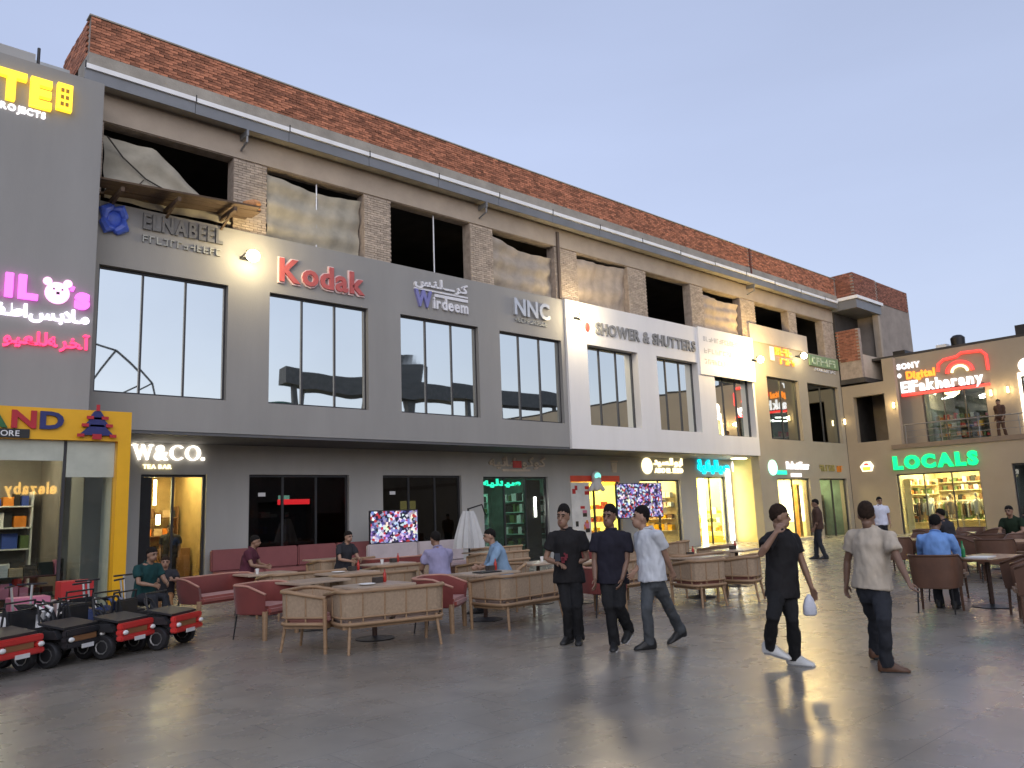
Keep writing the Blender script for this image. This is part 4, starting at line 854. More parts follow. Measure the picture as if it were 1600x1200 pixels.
def cane_seat(name, label, W, D=.68, npan=9, cush=CUSH, h=.76, group=None, panel=CANE):
    r_ = empty(name, label, 'settee' if W > 1 else 'armchair', group=group)
    up = upath(W, D, .16)
    drop = lambda y: -.08*max(0, -y/(D/2))          # arms slope down to the front
    MB().tube([(x, y, h+drop(y)) for x, y in up], .028, 8, ell=.8).obj('top_rail', RAIL, r_, smooth=True)
    MB().tube([(x*.97, y*.97, .36) for x, y in up], .024, 8).obj('lower_rail', RAIL, r_, smooth=True)
    MB().tube([(x*.975, y*.975, .44) for x, y in up], .014, 6).obj('mid_rail', RAIL, r_, smooth=True)
    S = along(up, npan); fine = along(up, npan*4)
    for k in range(npan):
        seg = fine[k*4:k*4+5]; mb = MB(); vs = []
        for p in seg:
            n_ = p.normalized(); 
            for zz, q in ((.45, .968), (h-.03+drop(p.y), .985)):
                vs.append((p.x*q, p.y*q, zz))
        for p in seg:
            for zz, q in ((.45, .968), (h-.03+drop(p.y), .985)): vs.append((p.x*(q-.018), p.y*(q-.018), zz))
        fs = []
        for i in range(4): a = 2*i; fs += [(a, a+2, a+3, a+1), (a+10, a+11, a+13, a+12), (a+1, a+3, a+13, a+11), (a, a+10, a+12, a+2)]
        fs += [(0, 1, 11, 10), (8, 18, 19, 9)]
        mb.add(vs, fs).obj('cane_panel', panel, r_)
    for p in S[1:-1]: MB().tube([(p.x*.972, p.y*.972, .36), (p.x*.985, p.y*.985, h-.01+drop(p.y))], .011, 6).obj('slat', RAIL, r_)
    for sx in (-1, 1):
        MB().tube([(sx*(W/2-.0), -D/2+.01, h-.09), (sx*(W/2-.02), -D/2+.01, 0)], [.03, .022], 8).obj('leg', RAIL, r_)
        MB().tube([(sx*(W/2-.14), D/2-.06, .40), (sx*(W/2-.10), D/2-.0, 0)], [.024, .018], 8).obj('leg', RAIL, r_)
    MB().box(-W/2+.05, W/2-.05, -D/2+.02, D/2-.06, .30, .36).obj('seat_frame', RAIL, r_)
    n = 2 if W > 1 else 1
    for k in range(n):
        w_ = (W-.12)/n; x0 = -W/2+.06+k*w_; MB().box(x0+.006, x0+w_-.006, -D/2+.0, D/2-.09, .362, .48).obj('cushion', cush, r_, smooth=40, bevel=.035)
    return r_
def red_seat(name, label, W, D=.66, h=.74, group=None, fab=None, cu=None, rail=None, lg=None):
    REDF_, REDC_, RL, LG = fab or REDF, cu or REDC, rail or pm('rose_rail', (.45, .23, .17), .5), lg or RAIL
    r_ = empty(name, label, 'settee' if W > 1 else 'armchair', group=group)
    up = upath(W, D, .2); fine = along(up, 20); vs = []; N = len(fine)
    for p in fine:
        f_ = max(0, -p.y/(D/2)); zt = h-.12*f_
        for zz, q in ((.36, .93), (.55, .99), (zt, 1.02), (zt+.012, .97), (zt-.02, .90), (.45, .86)): vs.append((p.x*q, p.y*q, zz))
    fs = [(i*6+j, (i+1)*6+j, (i+1)*6+(j+1) % 6, i*6+(j+1) % 6) for i in range(N-1) for j in range(6)]+[tuple(range(6)), tuple((N-1)*6+j for j in (5, 4, 3, 2, 1, 0))]
    MB().add(vs, fs).obj('back_shell', REDF_, r_, smooth=45)
    MB().tube([(p.x*1.0, p.y*1.0, h+.02-.12*max(0, -p.y/(D/2))) for p in fine], .018, 6).obj('top_rail', RL, r_, smooth=True)
    MB().box(-W/2+.07, W/2-.07, -D/2-.02, D/2-.1, .34, .47).obj('cushion', REDC_, r_, smooth=40, bevel=.04)
    for sx in (-1, 1):
        MB().tube([(sx*(W/2-.06), -D/2+.05, .40), (sx*(W/2-.05), -D/2+.04, 0)], [.042, .034] if lg is None else [.022, .016], 10).obj('leg', LG, r_); MB().tube([(sx*(W/2-.1), D/2-.1, .4), (sx*(W/2-.08), D/2-.05, 0)], [.014, .011], 6).obj('leg', DARK, r_)
    return r_
def table(name, label, W=.95, D=.7, top=TOP, h=.74, group='cafe tables'):
    r_ = empty(name, label, 'table', group=group)
    MB().box(-W/2, W/2, -D/2, D/2, h-.035, h).obj('table_top', top, r_, bevel=.008); MB().tube([(0, 0, .02), (0, 0, h-.036)], .035, 10).obj('post', pm('table_post', (.06, .03, .02), .5), r_)
    MB().lathe([(.01, 0), (.27, 0), (.275, .012), (.1, .03), (.04, .045)], 20).obj('base', BLACK, r_, smooth=40); MB().bar((-.25, 0, h-.05), (.25, 0, h-.05), .06, .024).obj('bearer', DARK, r_); return r_
S0 = cane_seat('woven_settee', 'tan woven settee nearest the camera, its back turned to the camera', 1.45, npan=9, group='tan woven settees'); S0.location = (5.92, 9.12, 0); S0.rotation_euler = (0, 0, pi-R(12))
A0 = cane_seat('woven_armchair', 'tan woven armchair with pinkish cushion beside the nearest settee', .72, npan=7, cush=CUSHP, group='tan woven armchairs'); A0.location = (5.22, 9.75, 0); A0.rotation_euler = (0, 0, R(34))
R0 = red_seat('red_armchair', 'dark red armchair standing alone at the near edge left of the settees', .86, group='dark red armchairs'); R0.location = (5.35, 11.5, 0); R0.rotation_euler = (0, 0, R(28))
RS = red_seat('red_settee', 'dark red settee next to the toy cars', 1.5, group='dark red settees'); RS.location = (5.7, 14.1, 0); RS.rotation_euler = (0, 0, R(22))
T0 = table('cafe_table', 'small wooden table right behind the nearest woven settee'); T0.location = (6.2, 9.85, 0)
def S(x, y, rz, lab): return dup(S0, (x, y, 0), rz, lab)
def A(x, y, rz, lab): return dup(A0, (x, y, 0), rz, lab)
def RA(x, y, rz, lab): return dup(R0, (x, y, 0), rz, lab)
def T(x, y, rz, lab): return dup(T0, (x, y, 0), rz, lab)
S(8.32, 9.15, pi+R(6), 'tan woven settee beside the person in black looking at a phone')
T(8.35, 10.0, R(4), 'wooden table with dark menus between the second settee and the person in lavender')
RA(7.25, 9.75, R(38), 'dark red armchair between the two front woven settees')
S(7.35, 11.75, pi-R(6), 'tan woven settee in the middle row behind the nearest table'); T(7.4, 12.65, 0, 'wooden table in the middle row behind the middle settee')
T(6.15, 11.55, R(8), 'wooden table beside the lone dark red armchair')
S(6.9, 13.3, pi, 'tan woven settee in the third row behind the red armchair table'); S(8.95, 13.2, pi+R(4), 'tan woven settee in the third row in front of the television')
T(6.6, 14.2, 0, 'wooden table in the third row left of the seated person in dark clothes'); T(9.2, 14.1, 0, 'wooden table in the third row close to the television')
S(10.3, 12.0, R(185), 'tan woven settee behind the seated person in lavender'); A(9.4, 10.75, R(-60), 'tan woven armchair under the person in the pale blue shirt')
T(10.4, 10.9, 0, 'wooden table behind the person in the pale blue shirt'); S(10.9, 9.5, R(178), 'tan woven settee behind the person in navy')
T(10.9, 10.3, 0, 'wooden table behind the three walking friends'); RA(9.75, 8.9, R(80), 'dark red armchair half hidden behind the person in navy')
S(12.6, 14.5, R(180), 'tan woven settee far back near the folded white parasol'); T(12.9, 15.4, 0, 'wooden table far back near the folded white parasol')
RS2 = dup(RS, (10.4, 15.8, 0), R(180), 'dark red settee far back under the left television', 'dark red settees')
A(11.55, 8.15, R(165), 'tan woven armchair just right of the white t-shirt'); A(12.55, 8.0, R(200), 'tan woven armchair second to the right of the white t-shirt'); S(12.9, 9.3, R(180), 'tan woven settee beyond the armchairs right of the white t-shirt')
T(12.6, 8.9, 0, 'wooden table beyond the armchairs right of the white t-shirt'); T(14.75, 9.45, R(10), 'lone wooden table on a black pedestal left of the person in black trousers')
A(15.8, 10.6, R(190), 'tan woven armchair in front of the yellow lit shop'); A(14.6, 11.8, R(20), 'tan woven armchair across from the lone table')
S(9.6, 16.6, pi, 'tan woven settee closest to the dark glazed front'); T(9.7, 17.5, 0, 'wooden table closest to the dark glazed front'); S(14.6, 16.9, pi, 'tan woven settee before the green lit shop'); T(14.7, 17.8, 0, 'wooden table before the green lit shop')
RA(13.6, 12.6, R(150), 'dark red armchair deep in the seating behind the white t-shirt'); S(15.2, 13.2, R(182), 'tan woven settee deep in the seating behind the white t-shirt'); T(15.3, 14.1, 0, 'wooden table deep in the seating behind the white t-shirt'); A(17.4, 13.0, R(200), 'tan woven armchair nearest the yellow lit shop')
# long banquettes along the wall
def banquette(x0, x1, y, label, mt, mc):
    r_ = empty('banquette', label, 'bench', ((x0+x1)/2, y, 0)); w_ = x1-x0
    MB().box(-w_/2, w_/2, -.3, .3, .08, .36).obj('base', BROWNW, r_); n = max(2, round(w_/1.2))
    for k in range(n):
        a = -w_/2+k*w_/n; MB().box(a+.01, a+w_/n-.01, -.32, .2, .362, .48).obj('cushion', mc, r_, smooth=40, bevel=.03); MB().box(a+.01, a+w_/n-.01, .2, .34, .482, 1.02).obj('back_cushion', mt, r_, smooth=40, bevel=.03)
    return r_
banquette(7.9, 12.6, YL-.55, 'long rose red banquette along the dark glazed front', pm('rose_fabric', (.25, .085, .085), .8, var=.1), pm('rose_seat', (.30, .11, .10), .8))
banquette(10.6, 13.6, 16.9, 'pale grey pink banquette in front of the dark glazed front', pm('grey_pink', (.48, .42, .42), .8), pm('grey_pink_seat', (.5, .38, .38), .8))
# right hand group: brown chairs and tables
BRF = pm('brown_upholstery', (.115, .055, .032), .6, var=.2, scale=4)
K0 = red_seat('brown_chair', 'brown barrel chair under the person in the light blue shirt', .64, .58, .80, 'brown barrel chairs', BRF, pm('tan_seat_pad', (.34, .22, .14), .7), BROWNW, BROWNW); K0.location = (12.6, 4.75, 0); K0.rotation_euler = (0, 0, R(100))
TD = table('brown_table', 'dark brown table in front of the person in the light blue shirt', 1.3, .8, TOPD, group='dark brown tables'); TD.location = (13.55, 4.35, 0); TD.rotation_euler = (0, 0, R(-10))
for x, y, rz, lab in ((13.0, 3.6, R(175), 'brown barrel chair with its back to the camera before the blue shirt table'), (13.95, 3.45, R(190), 'brown barrel chair at the right picture edge before the blue shirt table'), (14.2, 5.2, R(10), 'brown barrel chair on the far side of the blue shirt table'),
    (12.3, 3.35, R(200), 'brown barrel chair at the very right edge of the picture, nearest the camera')): dup(K0, (x, y, 0), rz, lab)
for i, (x, y) in enumerate(((19.0, 7.6), (20.5, 6.2), (22.5, 7.8), (23.5, 5.8), (18.3, 5.4))):
    nm = ('by the clothes shop door', 'second out from the clothes shop', 'closest to the clothes shop', 'at the right edge, far back', 'just behind the blue shirt table')[i]
    dup(TD, (x, y, 0), R(8*i), 'dark brown table '+nm)
    for j, (dx, dy, r_) in enumerate(((-.1, .75, 0), (.15, -.75, 180), (-.95, 0, 90), (.95, 0, -90))): dup(K0, (x+dx, y+dy, 0), R(r_+random.uniform(-12, 12)), 'brown barrel chair '+('on the far side', 'on the near side', 'at the left end', 'at the right end')[j]+' of table '+nm)
# folded white parasol, notice easel
p = empty('folded_parasol', 'folded white parasol standing behind the settees before the green lit shop', 'parasol', tuple(onY(733, 850, 15.6)[:2])+(0,))
pr = MB(); rs = []
for k in range(7):
    z = .85+k*.15; rr = [.34, .33, .30, .26, .22, .18, .12][k]; rs.append([((rr*(1+.16*(-1)**j))*cos(2*pi*j/24), (rr*(1+.16*(-1)**j))*sin(2*pi*j/24), z) for j in range(24)])
pr.rings(rs).obj('canopy', pm('parasol_white', (.5, .5, .49), .85, var=.08), p); MB().tube([(0, 0, .02), (0, 0, 1.82)], .025, 8).obj('pole', DARK, p); MB().lathe([(.28, 0), (.28, .06), (.05, .1)], 16).obj('base', DARK, p)
MB().tube([(0, 0, 1.8), (.45, 0, 1.9), (.55, 0, 1.65)], .02, 6).obj('crank_arm', DARK, p)
tv(onY(612, 800, 18.9)*Vector((1, 1, 0)) if False else (12.55, 18.9, 0), 1.38, .86, R(-12), 'television on a stand by the dark glazed front showing a crowd', True, .98, screen_mat('screen_crowd_a'))
tv((23.0, 18.6, 0), 2.2, 1.2, R(-8), 'large television on a stand before the cream shop showing a crowd', True, 1.35, screen_mat('screen_crowd_b'))
p = empty('white_banner', 'narrow white panel standing beside the yellow shop frame', 'banner', (5.45, 19.6, 0)); MB().box(-.16, .16, -.02, .02, .6, 2.75).obj('panel', WHITEP, p); MB().box(-.2, .2, -.12, .12, 0, .05).tube([(0, .0, .05), (0, 0, .6)], .02, 6).obj('foot', DARK, p)
# things on tables
def plate(x, y, z, lab):
    return tag(MB().lathe([(.01, 0), (.08, .002), (.12, .02), (.118, .024), (.07, .008), (.01, .006)], 18, (x, y, z)).obj('plate', C_WHT, smooth=40), lab, 'plate')
plate(6.05, 9.8, .74, 'white plate on the table behind the nearest settee'); plate(7.2, 12.6, .74, 'white plate on the middle row table')
tag(B(8.1, 8.5, 9.75, 10.0, .741, .76).obj('menu', BLACK), 'black menu on the table beside the person in lavender', 'menu'); tag(B(13.1, 13.5, 4.2, 4.5, .741, .755).obj('paper', C_WHT), 'white paper on the table before the blue shirt', 'paper')
tag(MB().lathe([(.03, 0), (.034, .12), (.03, .12), (.012, .2), (.014, .24)], 12, (13.35, 4.6, .741)).obj('bottle', pm('green_glass', (.03, .22, .08), .15)), 'small green bottle on the table before the blue shirt', 'bottle')
for x, y, lab in ((10.6, 11.0, 'white paper cup on the table behind the pale blue shirt'), (9.0, 14.0, 'white paper cup on the table near the left television'), (6.4, 14.1, 'white paper cup on the third row table near the red settee')):
    tag(MB().lathe([(.025, 0), (.036, .09), (.03, .09)], 12, (x, y, .74)).obj('paper_cup', C_WHT), lab, 'cup')
NAP = pm('napkin_box', (.05, .04, .035), .5); SAU = pm('sauce_red', (.42, .03, .02), .35)
for x, y, lab in ((6.35, 10.0, 'table behind the nearest settee'), (8.6, 10.15, 'table of the person in lavender'), (7.6, 12.8, 'middle row table'), (9.4, 14.2, 'table near the left television'), (12.5, 9.0, 'table beyond the right hand armchairs'), (14.7, 9.5, 'lone table on a black pedestal')):
    tag(MB().box(x-.07, x+.07, y-.045, y+.045, .741, .82).obj('napkin_box', NAP, bevel=.006), 'small dark napkin box on the '+lab, 'napkin box', 'napkin boxes on the cafe tables')
    tag(MB().lathe([(.022, 0), (.026, .02), (.026, .11), (.01, .15), (.01, .18)], 10, (x+.14, y+.03, .741)).obj('sauce_bottle', SAU, smooth=40), 'red sauce bottle on the '+lab, 'bottle', 'sauce bottles on the cafe tables')
# ================================================================== toy ride-on cars and bikes
REDP = pm('toy_red_plastic', (.55, .035, .03), .35, var=.08, coat=.3)
def toycar(name, label, body=REDP, group='ride-on toy cars'):
    r_ = empty(name, label, 'toy car', group=group)       # front towards -y
    MB().prism([(-.5, .2), (-.52, .38), (-.2, .48), (.0, .46), (.05, .3), (.45, .3), (.5, .46), (.55, .46), (.55, .2)], lambda p: (-.26, p[0], p[1]), lambda p: (.26, p[0], p[1])).obj('body', BLACK, r_, bevel=.02)
    MB().box(-.33, .33, -.60, -.50, .22, .29).box(-.33, .33, -.58, -.50, .36, .44).box(-.33, -.22, -.59, -.49, .291, .359).box(.22, .33, -.59, -.49, .291, .359).obj('front_bumper', body, r_, bevel=.015)
    MB().box(-.2, .2, -.56, -.50, .292, .358).obj('grille', pm('toy_grille', (.25, .12, .05), .4), r_)
    MB().prism([(-.5, .442), (-.15, .50), (-.12, .53), (-.5, .47)], lambda p: (-.3, p[0], p[1]), lambda p: (.3, p[0], p[1])).obj('bonnet', body if body is REDP and False else BLACK, r_)
    for sx in (-1, 1):
        MB().ball((sx*.27, -.595, .325), .045, .03, .03, 8, 6).obj('headlight', C_WHT, r_)
        MB().prism([(-.48, .34), (-.42, .44), (-.24, .44), (-.18, .34)], lambda p: (sx*.27, p[0], p[1]), lambda p: (sx*.36, p[0], p[1])).obj('mudguard', BLACK, r_)
        for y in (-.32, .34):
            t = MB().lathe([(.06, -.05), (.14, -.05), (.155, -.03), (.155, .03), (.14, .05), (.06, .05)], 18, (sx*.31, y, .155), 'x').obj('wheel', BLACK, r_, smooth=40); MB().lathe([(.01, -.03), (.09, -.055), (.09, .055), (.01, .03)], 10, (sx*.31, y, .155), 'x').obj('rim', STEEL, t)
    MB().tube([(-.26, -.12, .5), (-.24, -.06, .74), (.24, -.06, .74), (.26, -.12, .5)], .014, 6).obj('windscreen_frame', DARK, r_)
    MB().tube([(0, -.05, .48), (0, .03, .58)], .012, 6).tube([(.1*cos(a*pi/8), .03+.06*sin(a*pi/8), .58+.08*sin(a*pi/8)) for a in range(16)], .012, 6, closed=True).obj('steering_wheel', DARK, r_)
    MB().box(-.22, .22, .12, .36, .301, .38).box(-.22, .22, .36, .43, .301, .66).obj('seat', BLACK, r_, bevel=.02); MB().box(-.1, .1, -.612, -.601, .2, .25).obj('number_plate', C_WHT, r_)
    MB().tube([(-.24, .46, .45), (-.24, .42, .76), (.24, .42, .76), (.24, .46, .45)], .016, 6).obj('roll_bar', DARK, r_)
    return r_
CR_ = toycar('ride_on_car', 'red fronted ride-on toy car at the end of the row next to the settees'); CR_.location = (3.9, 12.0, 0); CR_.rotation_euler = (0, 0, R(38))
for k, (x, y, rz, lab) in enumerate(((3.2, 11.85, 36, 'red fronted ride-on toy car second from the settee end of the row'), (1.80, 11.45, 34, 'red fronted ride-on toy car cut by the left picture edge'))): dup(CR_, (x, y, 0), R(rz), lab)
CB = toycar('ride_on_car', 'all black ride-on toy car between the red ones', BLACK); CB.location = (2.55, 11.75, 0); CB.rotation_euler = (0, 0, R(36))
dup(CB, (3.5, 12.9, 0), R(30), 'black ride-on toy car in the second row behind the red fronts'); 
def toybike(name, label, mt):
    r_ = empty(name, label, 'toy bike', group='toy bikes')
    for y in (-.38, .38):
        t = MB().lathe([(.10, -.035), (.17, -.035), (.19, 0), (.17, .035), (.10, .035)], 18, (0, y, .19), 'x').obj('wheel', BLACK, r_, smooth=40); MB().lathe([(.01, -.02), (.1, -.03), (.1, .03), (.01, .02)], 10, (0, y, .19), 'x').obj('rim', STEEL, t)
    MB().prism([(-.3, .4), (-.18, .58), (.0, .52), (.3, .6), (.46, .62), (.28, .5), (.15, .32), (-.12, .28)], lambda p: (-.09, p[0], p[1]), lambda p: (.09, p[0], p[1])).obj('fairing', mt, r_, bevel=.02)
    MB().prism([(-.5, .36), (-.36, .42), (-.2, .40), (-.34, .36)], lambda p: (-.07, p[0], p[1]), lambda p: (.07, p[0], p[1])).obj('mudguard', mt, r_); MB().tube([(0, -.38, .19), (0, -.28, .5), (0, -.24, .64)], .022, 6).tube([(-.2, -.2, .68), (0, -.24, .64), (.2, -.2, .68)], .016, 6).obj('fork', DARK, r_)
    MB().box(-.08, .08, .05, .4, .56, .62).obj('seat', BLACK, r_, bevel=.02); MB().bar((-.17, .36, .1), (.17, .36, .1), .03, .03).lathe([(.06, -.02), (.06, .02)], 10, (-.19, .36, .07), 'x').lathe([(.06, -.02), (.06, .02)], 10, (.19, .36, .07), 'x').obj('stabiliser', DARK, r_)
    for sx in (-1, 1): MB().tube([(sx*.08, -.3, .52), (sx*.14, -.34, .62), (sx*.12, -.22, .70)], [.035, .03, .01], 6).obj('wing_panel', mt, r_)
    return r_
BK = toybike('toy_motorbike', 'white toy motorbike at the left picture edge', pm('toy_white', (.72, .72, .72), .35, coat=.3)); BK.location = (2.35, 12.35, 0); BK.rotation_euler = (0, 0, R(60))
BK2 = toybike('toy_motorbike', 'black toy motorbike behind the white one', BLACK); BK2.location = (2.75, 13.2, 0); BK2.rotation_euler = (0, 0, R(25))
def scooter(x, y, rz, label):
    r_ = empty('kick_scooter', label, 'scooter', (x, y, 0), rz, 'kick scooters')
    MB().box(-.06, .06, -.28, .3, .09, .12).obj('deck', BLACK, r_); MB().tube([(0, -.32, .1), (0, -.22, .85)], .018, 8).obj('stem', STEEL, r_); MB().tube([(-.2, -.2, .86), (.2, -.2, .86)], .016, 6).obj('handlebar', BLACK, r_)
    for yy in (-.34, .32): MB().lathe([(.02, -.02), (.07, -.018), (.07, .018), (.02, .02)], 12, (0, yy, .07), 'x').obj('wheel', BLACK, r_)
scooter(3.2, 13.5, R(40), 'kick scooter upright by the toy shop glass, leftmost'); scooter(3.75, 13.7, R(55), 'kick scooter upright by the toy shop glass, beside the yellow frame post'); scooter(3.5, 14.2, R(20), 'kick scooter upright by the toy shop glass, farthest back')

for x, y, rz, lab in ((1.9, 13.4, 10, 'kick scooter at the left picture edge behind the toy cars'), (2.3, 13.9, 65, 'kick scooter behind the black toy motorbike'), (2.9, 14.3, -20, 'kick scooter half hidden behind the toy motorbikes'), (4.2, 14.9, 30, 'kick scooter right against the yellow frame post')): scooter(x, y, R(rz), lab)
for x, y, z0, sx, sy, h, mt, lab in ((2.2, 14.8, 0, .3, .22, .45, C_BLUE, 'blue toy carton on the ground before the toy shop glass'), (2.2, 14.8, .45, .26, .2, .35, C_ORG, 'orange toy carton on top of the blue one'), (3.0, 15.2, 0, .28, .22, .6, C_PNK, 'pink toy carton before the toy shop glass'), (3.7, 15.3, 0, .3, .22, .5, C_WHT, 'white toy carton before the toy shop glass'), (3.7, 15.3, .5, .25, .2, .3, C_RED, 'red toy carton on top of the white one')):
    tag(B(x-sx, x+sx, y-sy, y+sy, z0+.001, z0+h).obj('toy_carton', mt, bevel=.008), lab, 'carton', 'toy cartons before the toy shop')
BK3 = toybike('toy_motorbike', 'dark blue toy motorbike behind the second red fronted car', pm('toy_navy', (.03, .05, .14), .35, coat=.3)); BK3.location = (3.35, 12.75, 0); BK3.rotation_euler = (0, 0, R(50))
# ================================================================== people
from mathutils import noise
CAMP = Vector((0, 0, H_CAM)); UP = Vector((0, 0, 1))
def fabric(name, col, var=.2): return pm(name, col, .88, var=var, scale=5, bump=.9, bscale=9, spec=.25, stretch=(1, 1, .45))
SK = [pm('skin_a', (.34, .20, .135), .5, var=.06, scale=9), pm('skin_b', (.27, .155, .10), .5, var=.06, scale=9), pm('skin_c', (.195, .11, .072), .5, var=.06, scale=9)]
HAIR = pm('black_hair', (.010, .008, .007), .8, spec=.2, var=.4, scale=40, bump=.6, bscale=120); HAIRB = pm('brown_hair', (.028, .016, .010), .8, spec=.2, var=.4, scale=40, bump=.6, bscale=120)
EYE = pm('eye_dark', (.015, .01, .008), .2); LIP = pm('lip', (.20, .07, .055), .5)
def remesh(mb, name, mat, parent, vox, smooth=3, wr=0., wf=11):
    o = mb.obj(name, mat); md = o.modifiers.new('r', 'REMESH'); md.mode = 'VOXEL'; md.voxel_size = vox
    sm = o.modifiers.new('s', 'SMOOTH'); sm.factor = .5; sm.iterations = smooth
    bpy.context.view_layer.update(); me = bpy.data.meshes.new_from_object(o.evaluated_get(bpy.context.evaluated_depsgraph_get()))
    old = o.data; o.modifiers.clear(); o.data = me; bpy.data.meshes.remove(old); me.name = name
    if not me.materials: me.materials.append(mat)
    if wr:
        ns = [v.normal.copy() for v in me.vertices]
        for v, n_ in zip(me.vertices, ns):
            q = v.co; v.co = q+n_*wr*(noise.noise(Vector((q.x*wf, q.y*wf, q.z*wf*.8)))+.5*noise.noise(Vector((q.x*wf*2.3, q.y*wf*2.3, q.z*wf*1.4))))
    me.polygons.foreach_set('use_smooth', [True]*len(me.polygons)); me.update()
    if parent: o.parent = parent; o.matrix_parent_inverse = parent.matrix_basis.inverted()
    return o
def sections(mb, secs, side, fwd, n=20):
    mb.rings([[c+side*(a*cos(2*pi*j/n))+fwd*(b*sin(2*pi*j/n)) for j in range(n)] for c, a, b in secs]); return mb
def lerp(a, b, t): return a+(b-a)*t
def hand(mb, wr, d, side, curl=.5, s=1):
    """wr wrist, d hand direction, side = thumb side"""
    d = d.normalized(); side = (side-d*side.dot(d)).normalized(); nrm = d.cross(side)
    rs = []
    for t, w_, th in ((-.02, .024, .02), (.015, .032, .018), (.05, .040, .016), (.082, .040, .013)):
        c = wr+d*t*s; rs.append([c+side*(w_*s*cos(2*pi*j/10))+nrm*(th*s*sin(2*pi*j/10)) for j in range(10)])
    mb.rings(rs)
    for k, L in enumerate((.074, .084, .078, .060)):
        b0 = wr+d*.075*s+side*(.031-.021*k)*s; sp = side*(.012-.008*k)*s
        b1 = b0+d*L*.45*s+sp*.5+nrm*(.012*curl*2)*s; b2 = b1+(d*(1-.5*curl)+nrm*curl).normalized()*L*.32*s+sp*.3; b3 = b2+(d*(1-.9*curl)+nrm*curl*1.4).normalized()*L*.25*s
        mb.tube([b0, b1, b2, b3], [.0105*s, .0098*s, .0092*s, .008*s], 8, round_cap=True)
    t0 = wr+d*.02*s+side*.026*s; t1 = t0+(d*.6+side*.6+nrm*.35).normalized()*.045*s; t2 = t1+(d*.9+side*.15+nrm*.4*curl).normalized()*.035*s
    mb.tube([t0, t1, t2], [.013*s, .011*s, .009*s], 8, round_cap=True)
def person(label, J, look, skin, hair, shirt, trousers, shoe, vox=.007, sole=None, face=None, sleeve=.62, hair_long=0, group=None, hem=.06, loose=1.0, curl=(.5, .5)):
    hip, shc, bf = J['hip'], J['sh'], J['bf'].normalized(); s = J.get('s', 1.0)
    side = bf.cross(UP).normalized()                       # person's right
    axis = (shc-hip).normalized(); fwd = (bf-axis*bf.dot(axis)).normalized(); side = fwd.cross(axis).normalized()
    hd = (face or bf).normalized(); hs_ = hd.cross(UP).normalized()
    top, chin = J['top'], J['chin']; hax = (top-chin).normalized(); hd = (hd-hax*hd.dot(hax)).normalized(); hs_ = hd.cross(hax)
    base = Vector((hip.x, hip.y, 0)); root = empty('person', label, 'person', base, 0, group); bpy.context.view_layer.update()
    T = (shc-hip).length
    def tors(k=0., z0=-.10, z1=None):
        q = [(hip-axis*.07*s, .095*s+k, .07*s+k), (hip, .150*s+k, .108*s+k), (lerp(hip, shc, .30), .146*s+k*1.25, .112*s+k*1.25), (lerp(hip, shc, .55), .158*s+k, .122*s+k), (lerp(hip, shc, .80), .168*s+k, .125*s+k), (shc-axis*.02*s, .168*s+k*.6, .098*s+k*.8), (shc+axis*.03*s, .118*s+k*.6, .080*s+k*.6), (shc+axis*.062*s, .066*s+k*.4, .064*s+k*.3)]
        return q
    nb = shc+axis*.03*s
    arms = []
    for k, sg in (('R', 1), ('L', -1)):
        a = shc+side*sg*.200*s-axis*.035*s; arms.append((a, J['el'+k], J['wr'+k], sg, J.get('hd'+k)))
    legs = [(hip+side*sg*.085*s-axis*.03*s, J['kn'+k], J['an'+k], J['ft'+k], sg, J.get('tilt'+k, 0)) for k, sg in (('R', 1), ('L', -1))]
    b = MB(); sections(b, tors(), side, fwd)
    b.tube([nb, lerp(nb, chin, .5), chin-hd*.035*s+hax*.04*s], [.062*s, .056*s, .055*s], 12, round_cap=True)
    hc = lerp(chin, top, .54)-hd*.008*s; HH = (top-chin).length
    def hball(mb, c, rx, ry, rz, n=16, m_=12): 
        mb.lathe([(max(1e-3, sin(pi*i/m_)), -cos(pi*i/m_)) for i in range(m_+1)], n).warp(n*(m_+1), lambda p: tuple(c+hs_*(p[0]*rx)+hd*(p[1]*ry)+hax*(p[2]*rz)))
    hball(b, hc+hax*HH*.04, .081*s, .098*s, HH*.45); hball(b, lerp(chin, top, .25)+hd*.024*s, .064*s, .068*s, HH*.26)
    b.tube([lerp(chin, top, .53)+hd*.085*s, lerp(chin, top, .36)+hd*.105*s], [.010*s, .017*s], 8, round_cap=True)
    hball(b, lerp(chin, top, .58)+hd*.072*s, .055*s, .022*s, .018*s, 10, 6)
    for sg in (-1, 1): hball(b, lerp(chin, top, .45)+hs_*sg*.078*s-hd*.01*s, .012*s, .022*s, .033*s, 10, 8)
    for (a, e, w_, sg, hdir) in arms:
        b.tube([a, lerp(a, e, .35), e, lerp(e, w_, .3), w_], [.055*s, .047*s, .038*s, .040*s, .026*s], 12, round_cap=True)
        dd = hdir if hdir is not None else (w_-e).normalized()
        hand(b, w_, dd, fwd if abs(dd.dot(fwd)) < .8 else axis, curl[0 if sg > 0 else 1], s)
    for (h_, k_, an, ft, sg, tl) in legs:
        b.tube([h_, lerp(h_, k_, .4), k_, lerp(k_, an, .3), an], [.066*s, .066*s, .050*s, .050*s, .036*s], 12, round_cap=True)
        b.tube([an-ft*.04*s-UP*.03*s, an+ft*.06*s-UP*(.045+tl*.2)*s, an+ft*.17*s-UP*(.06+tl)*s], [.030*s, .028*s, .02*s], 10, round_cap=True)
    remesh(b, 'body', skin, root, vox, 3)
    for sg in (-1, 1):
        e = MB(); hball(e, lerp(chin, top, .50)+hd*.087*s+hs_*sg*.032*s, .013*s, .008*s, .008*s, 8, 6); o = e.obj('eye', EYE, root); o.matrix_parent_inverse = root.matrix_basis.inverted()
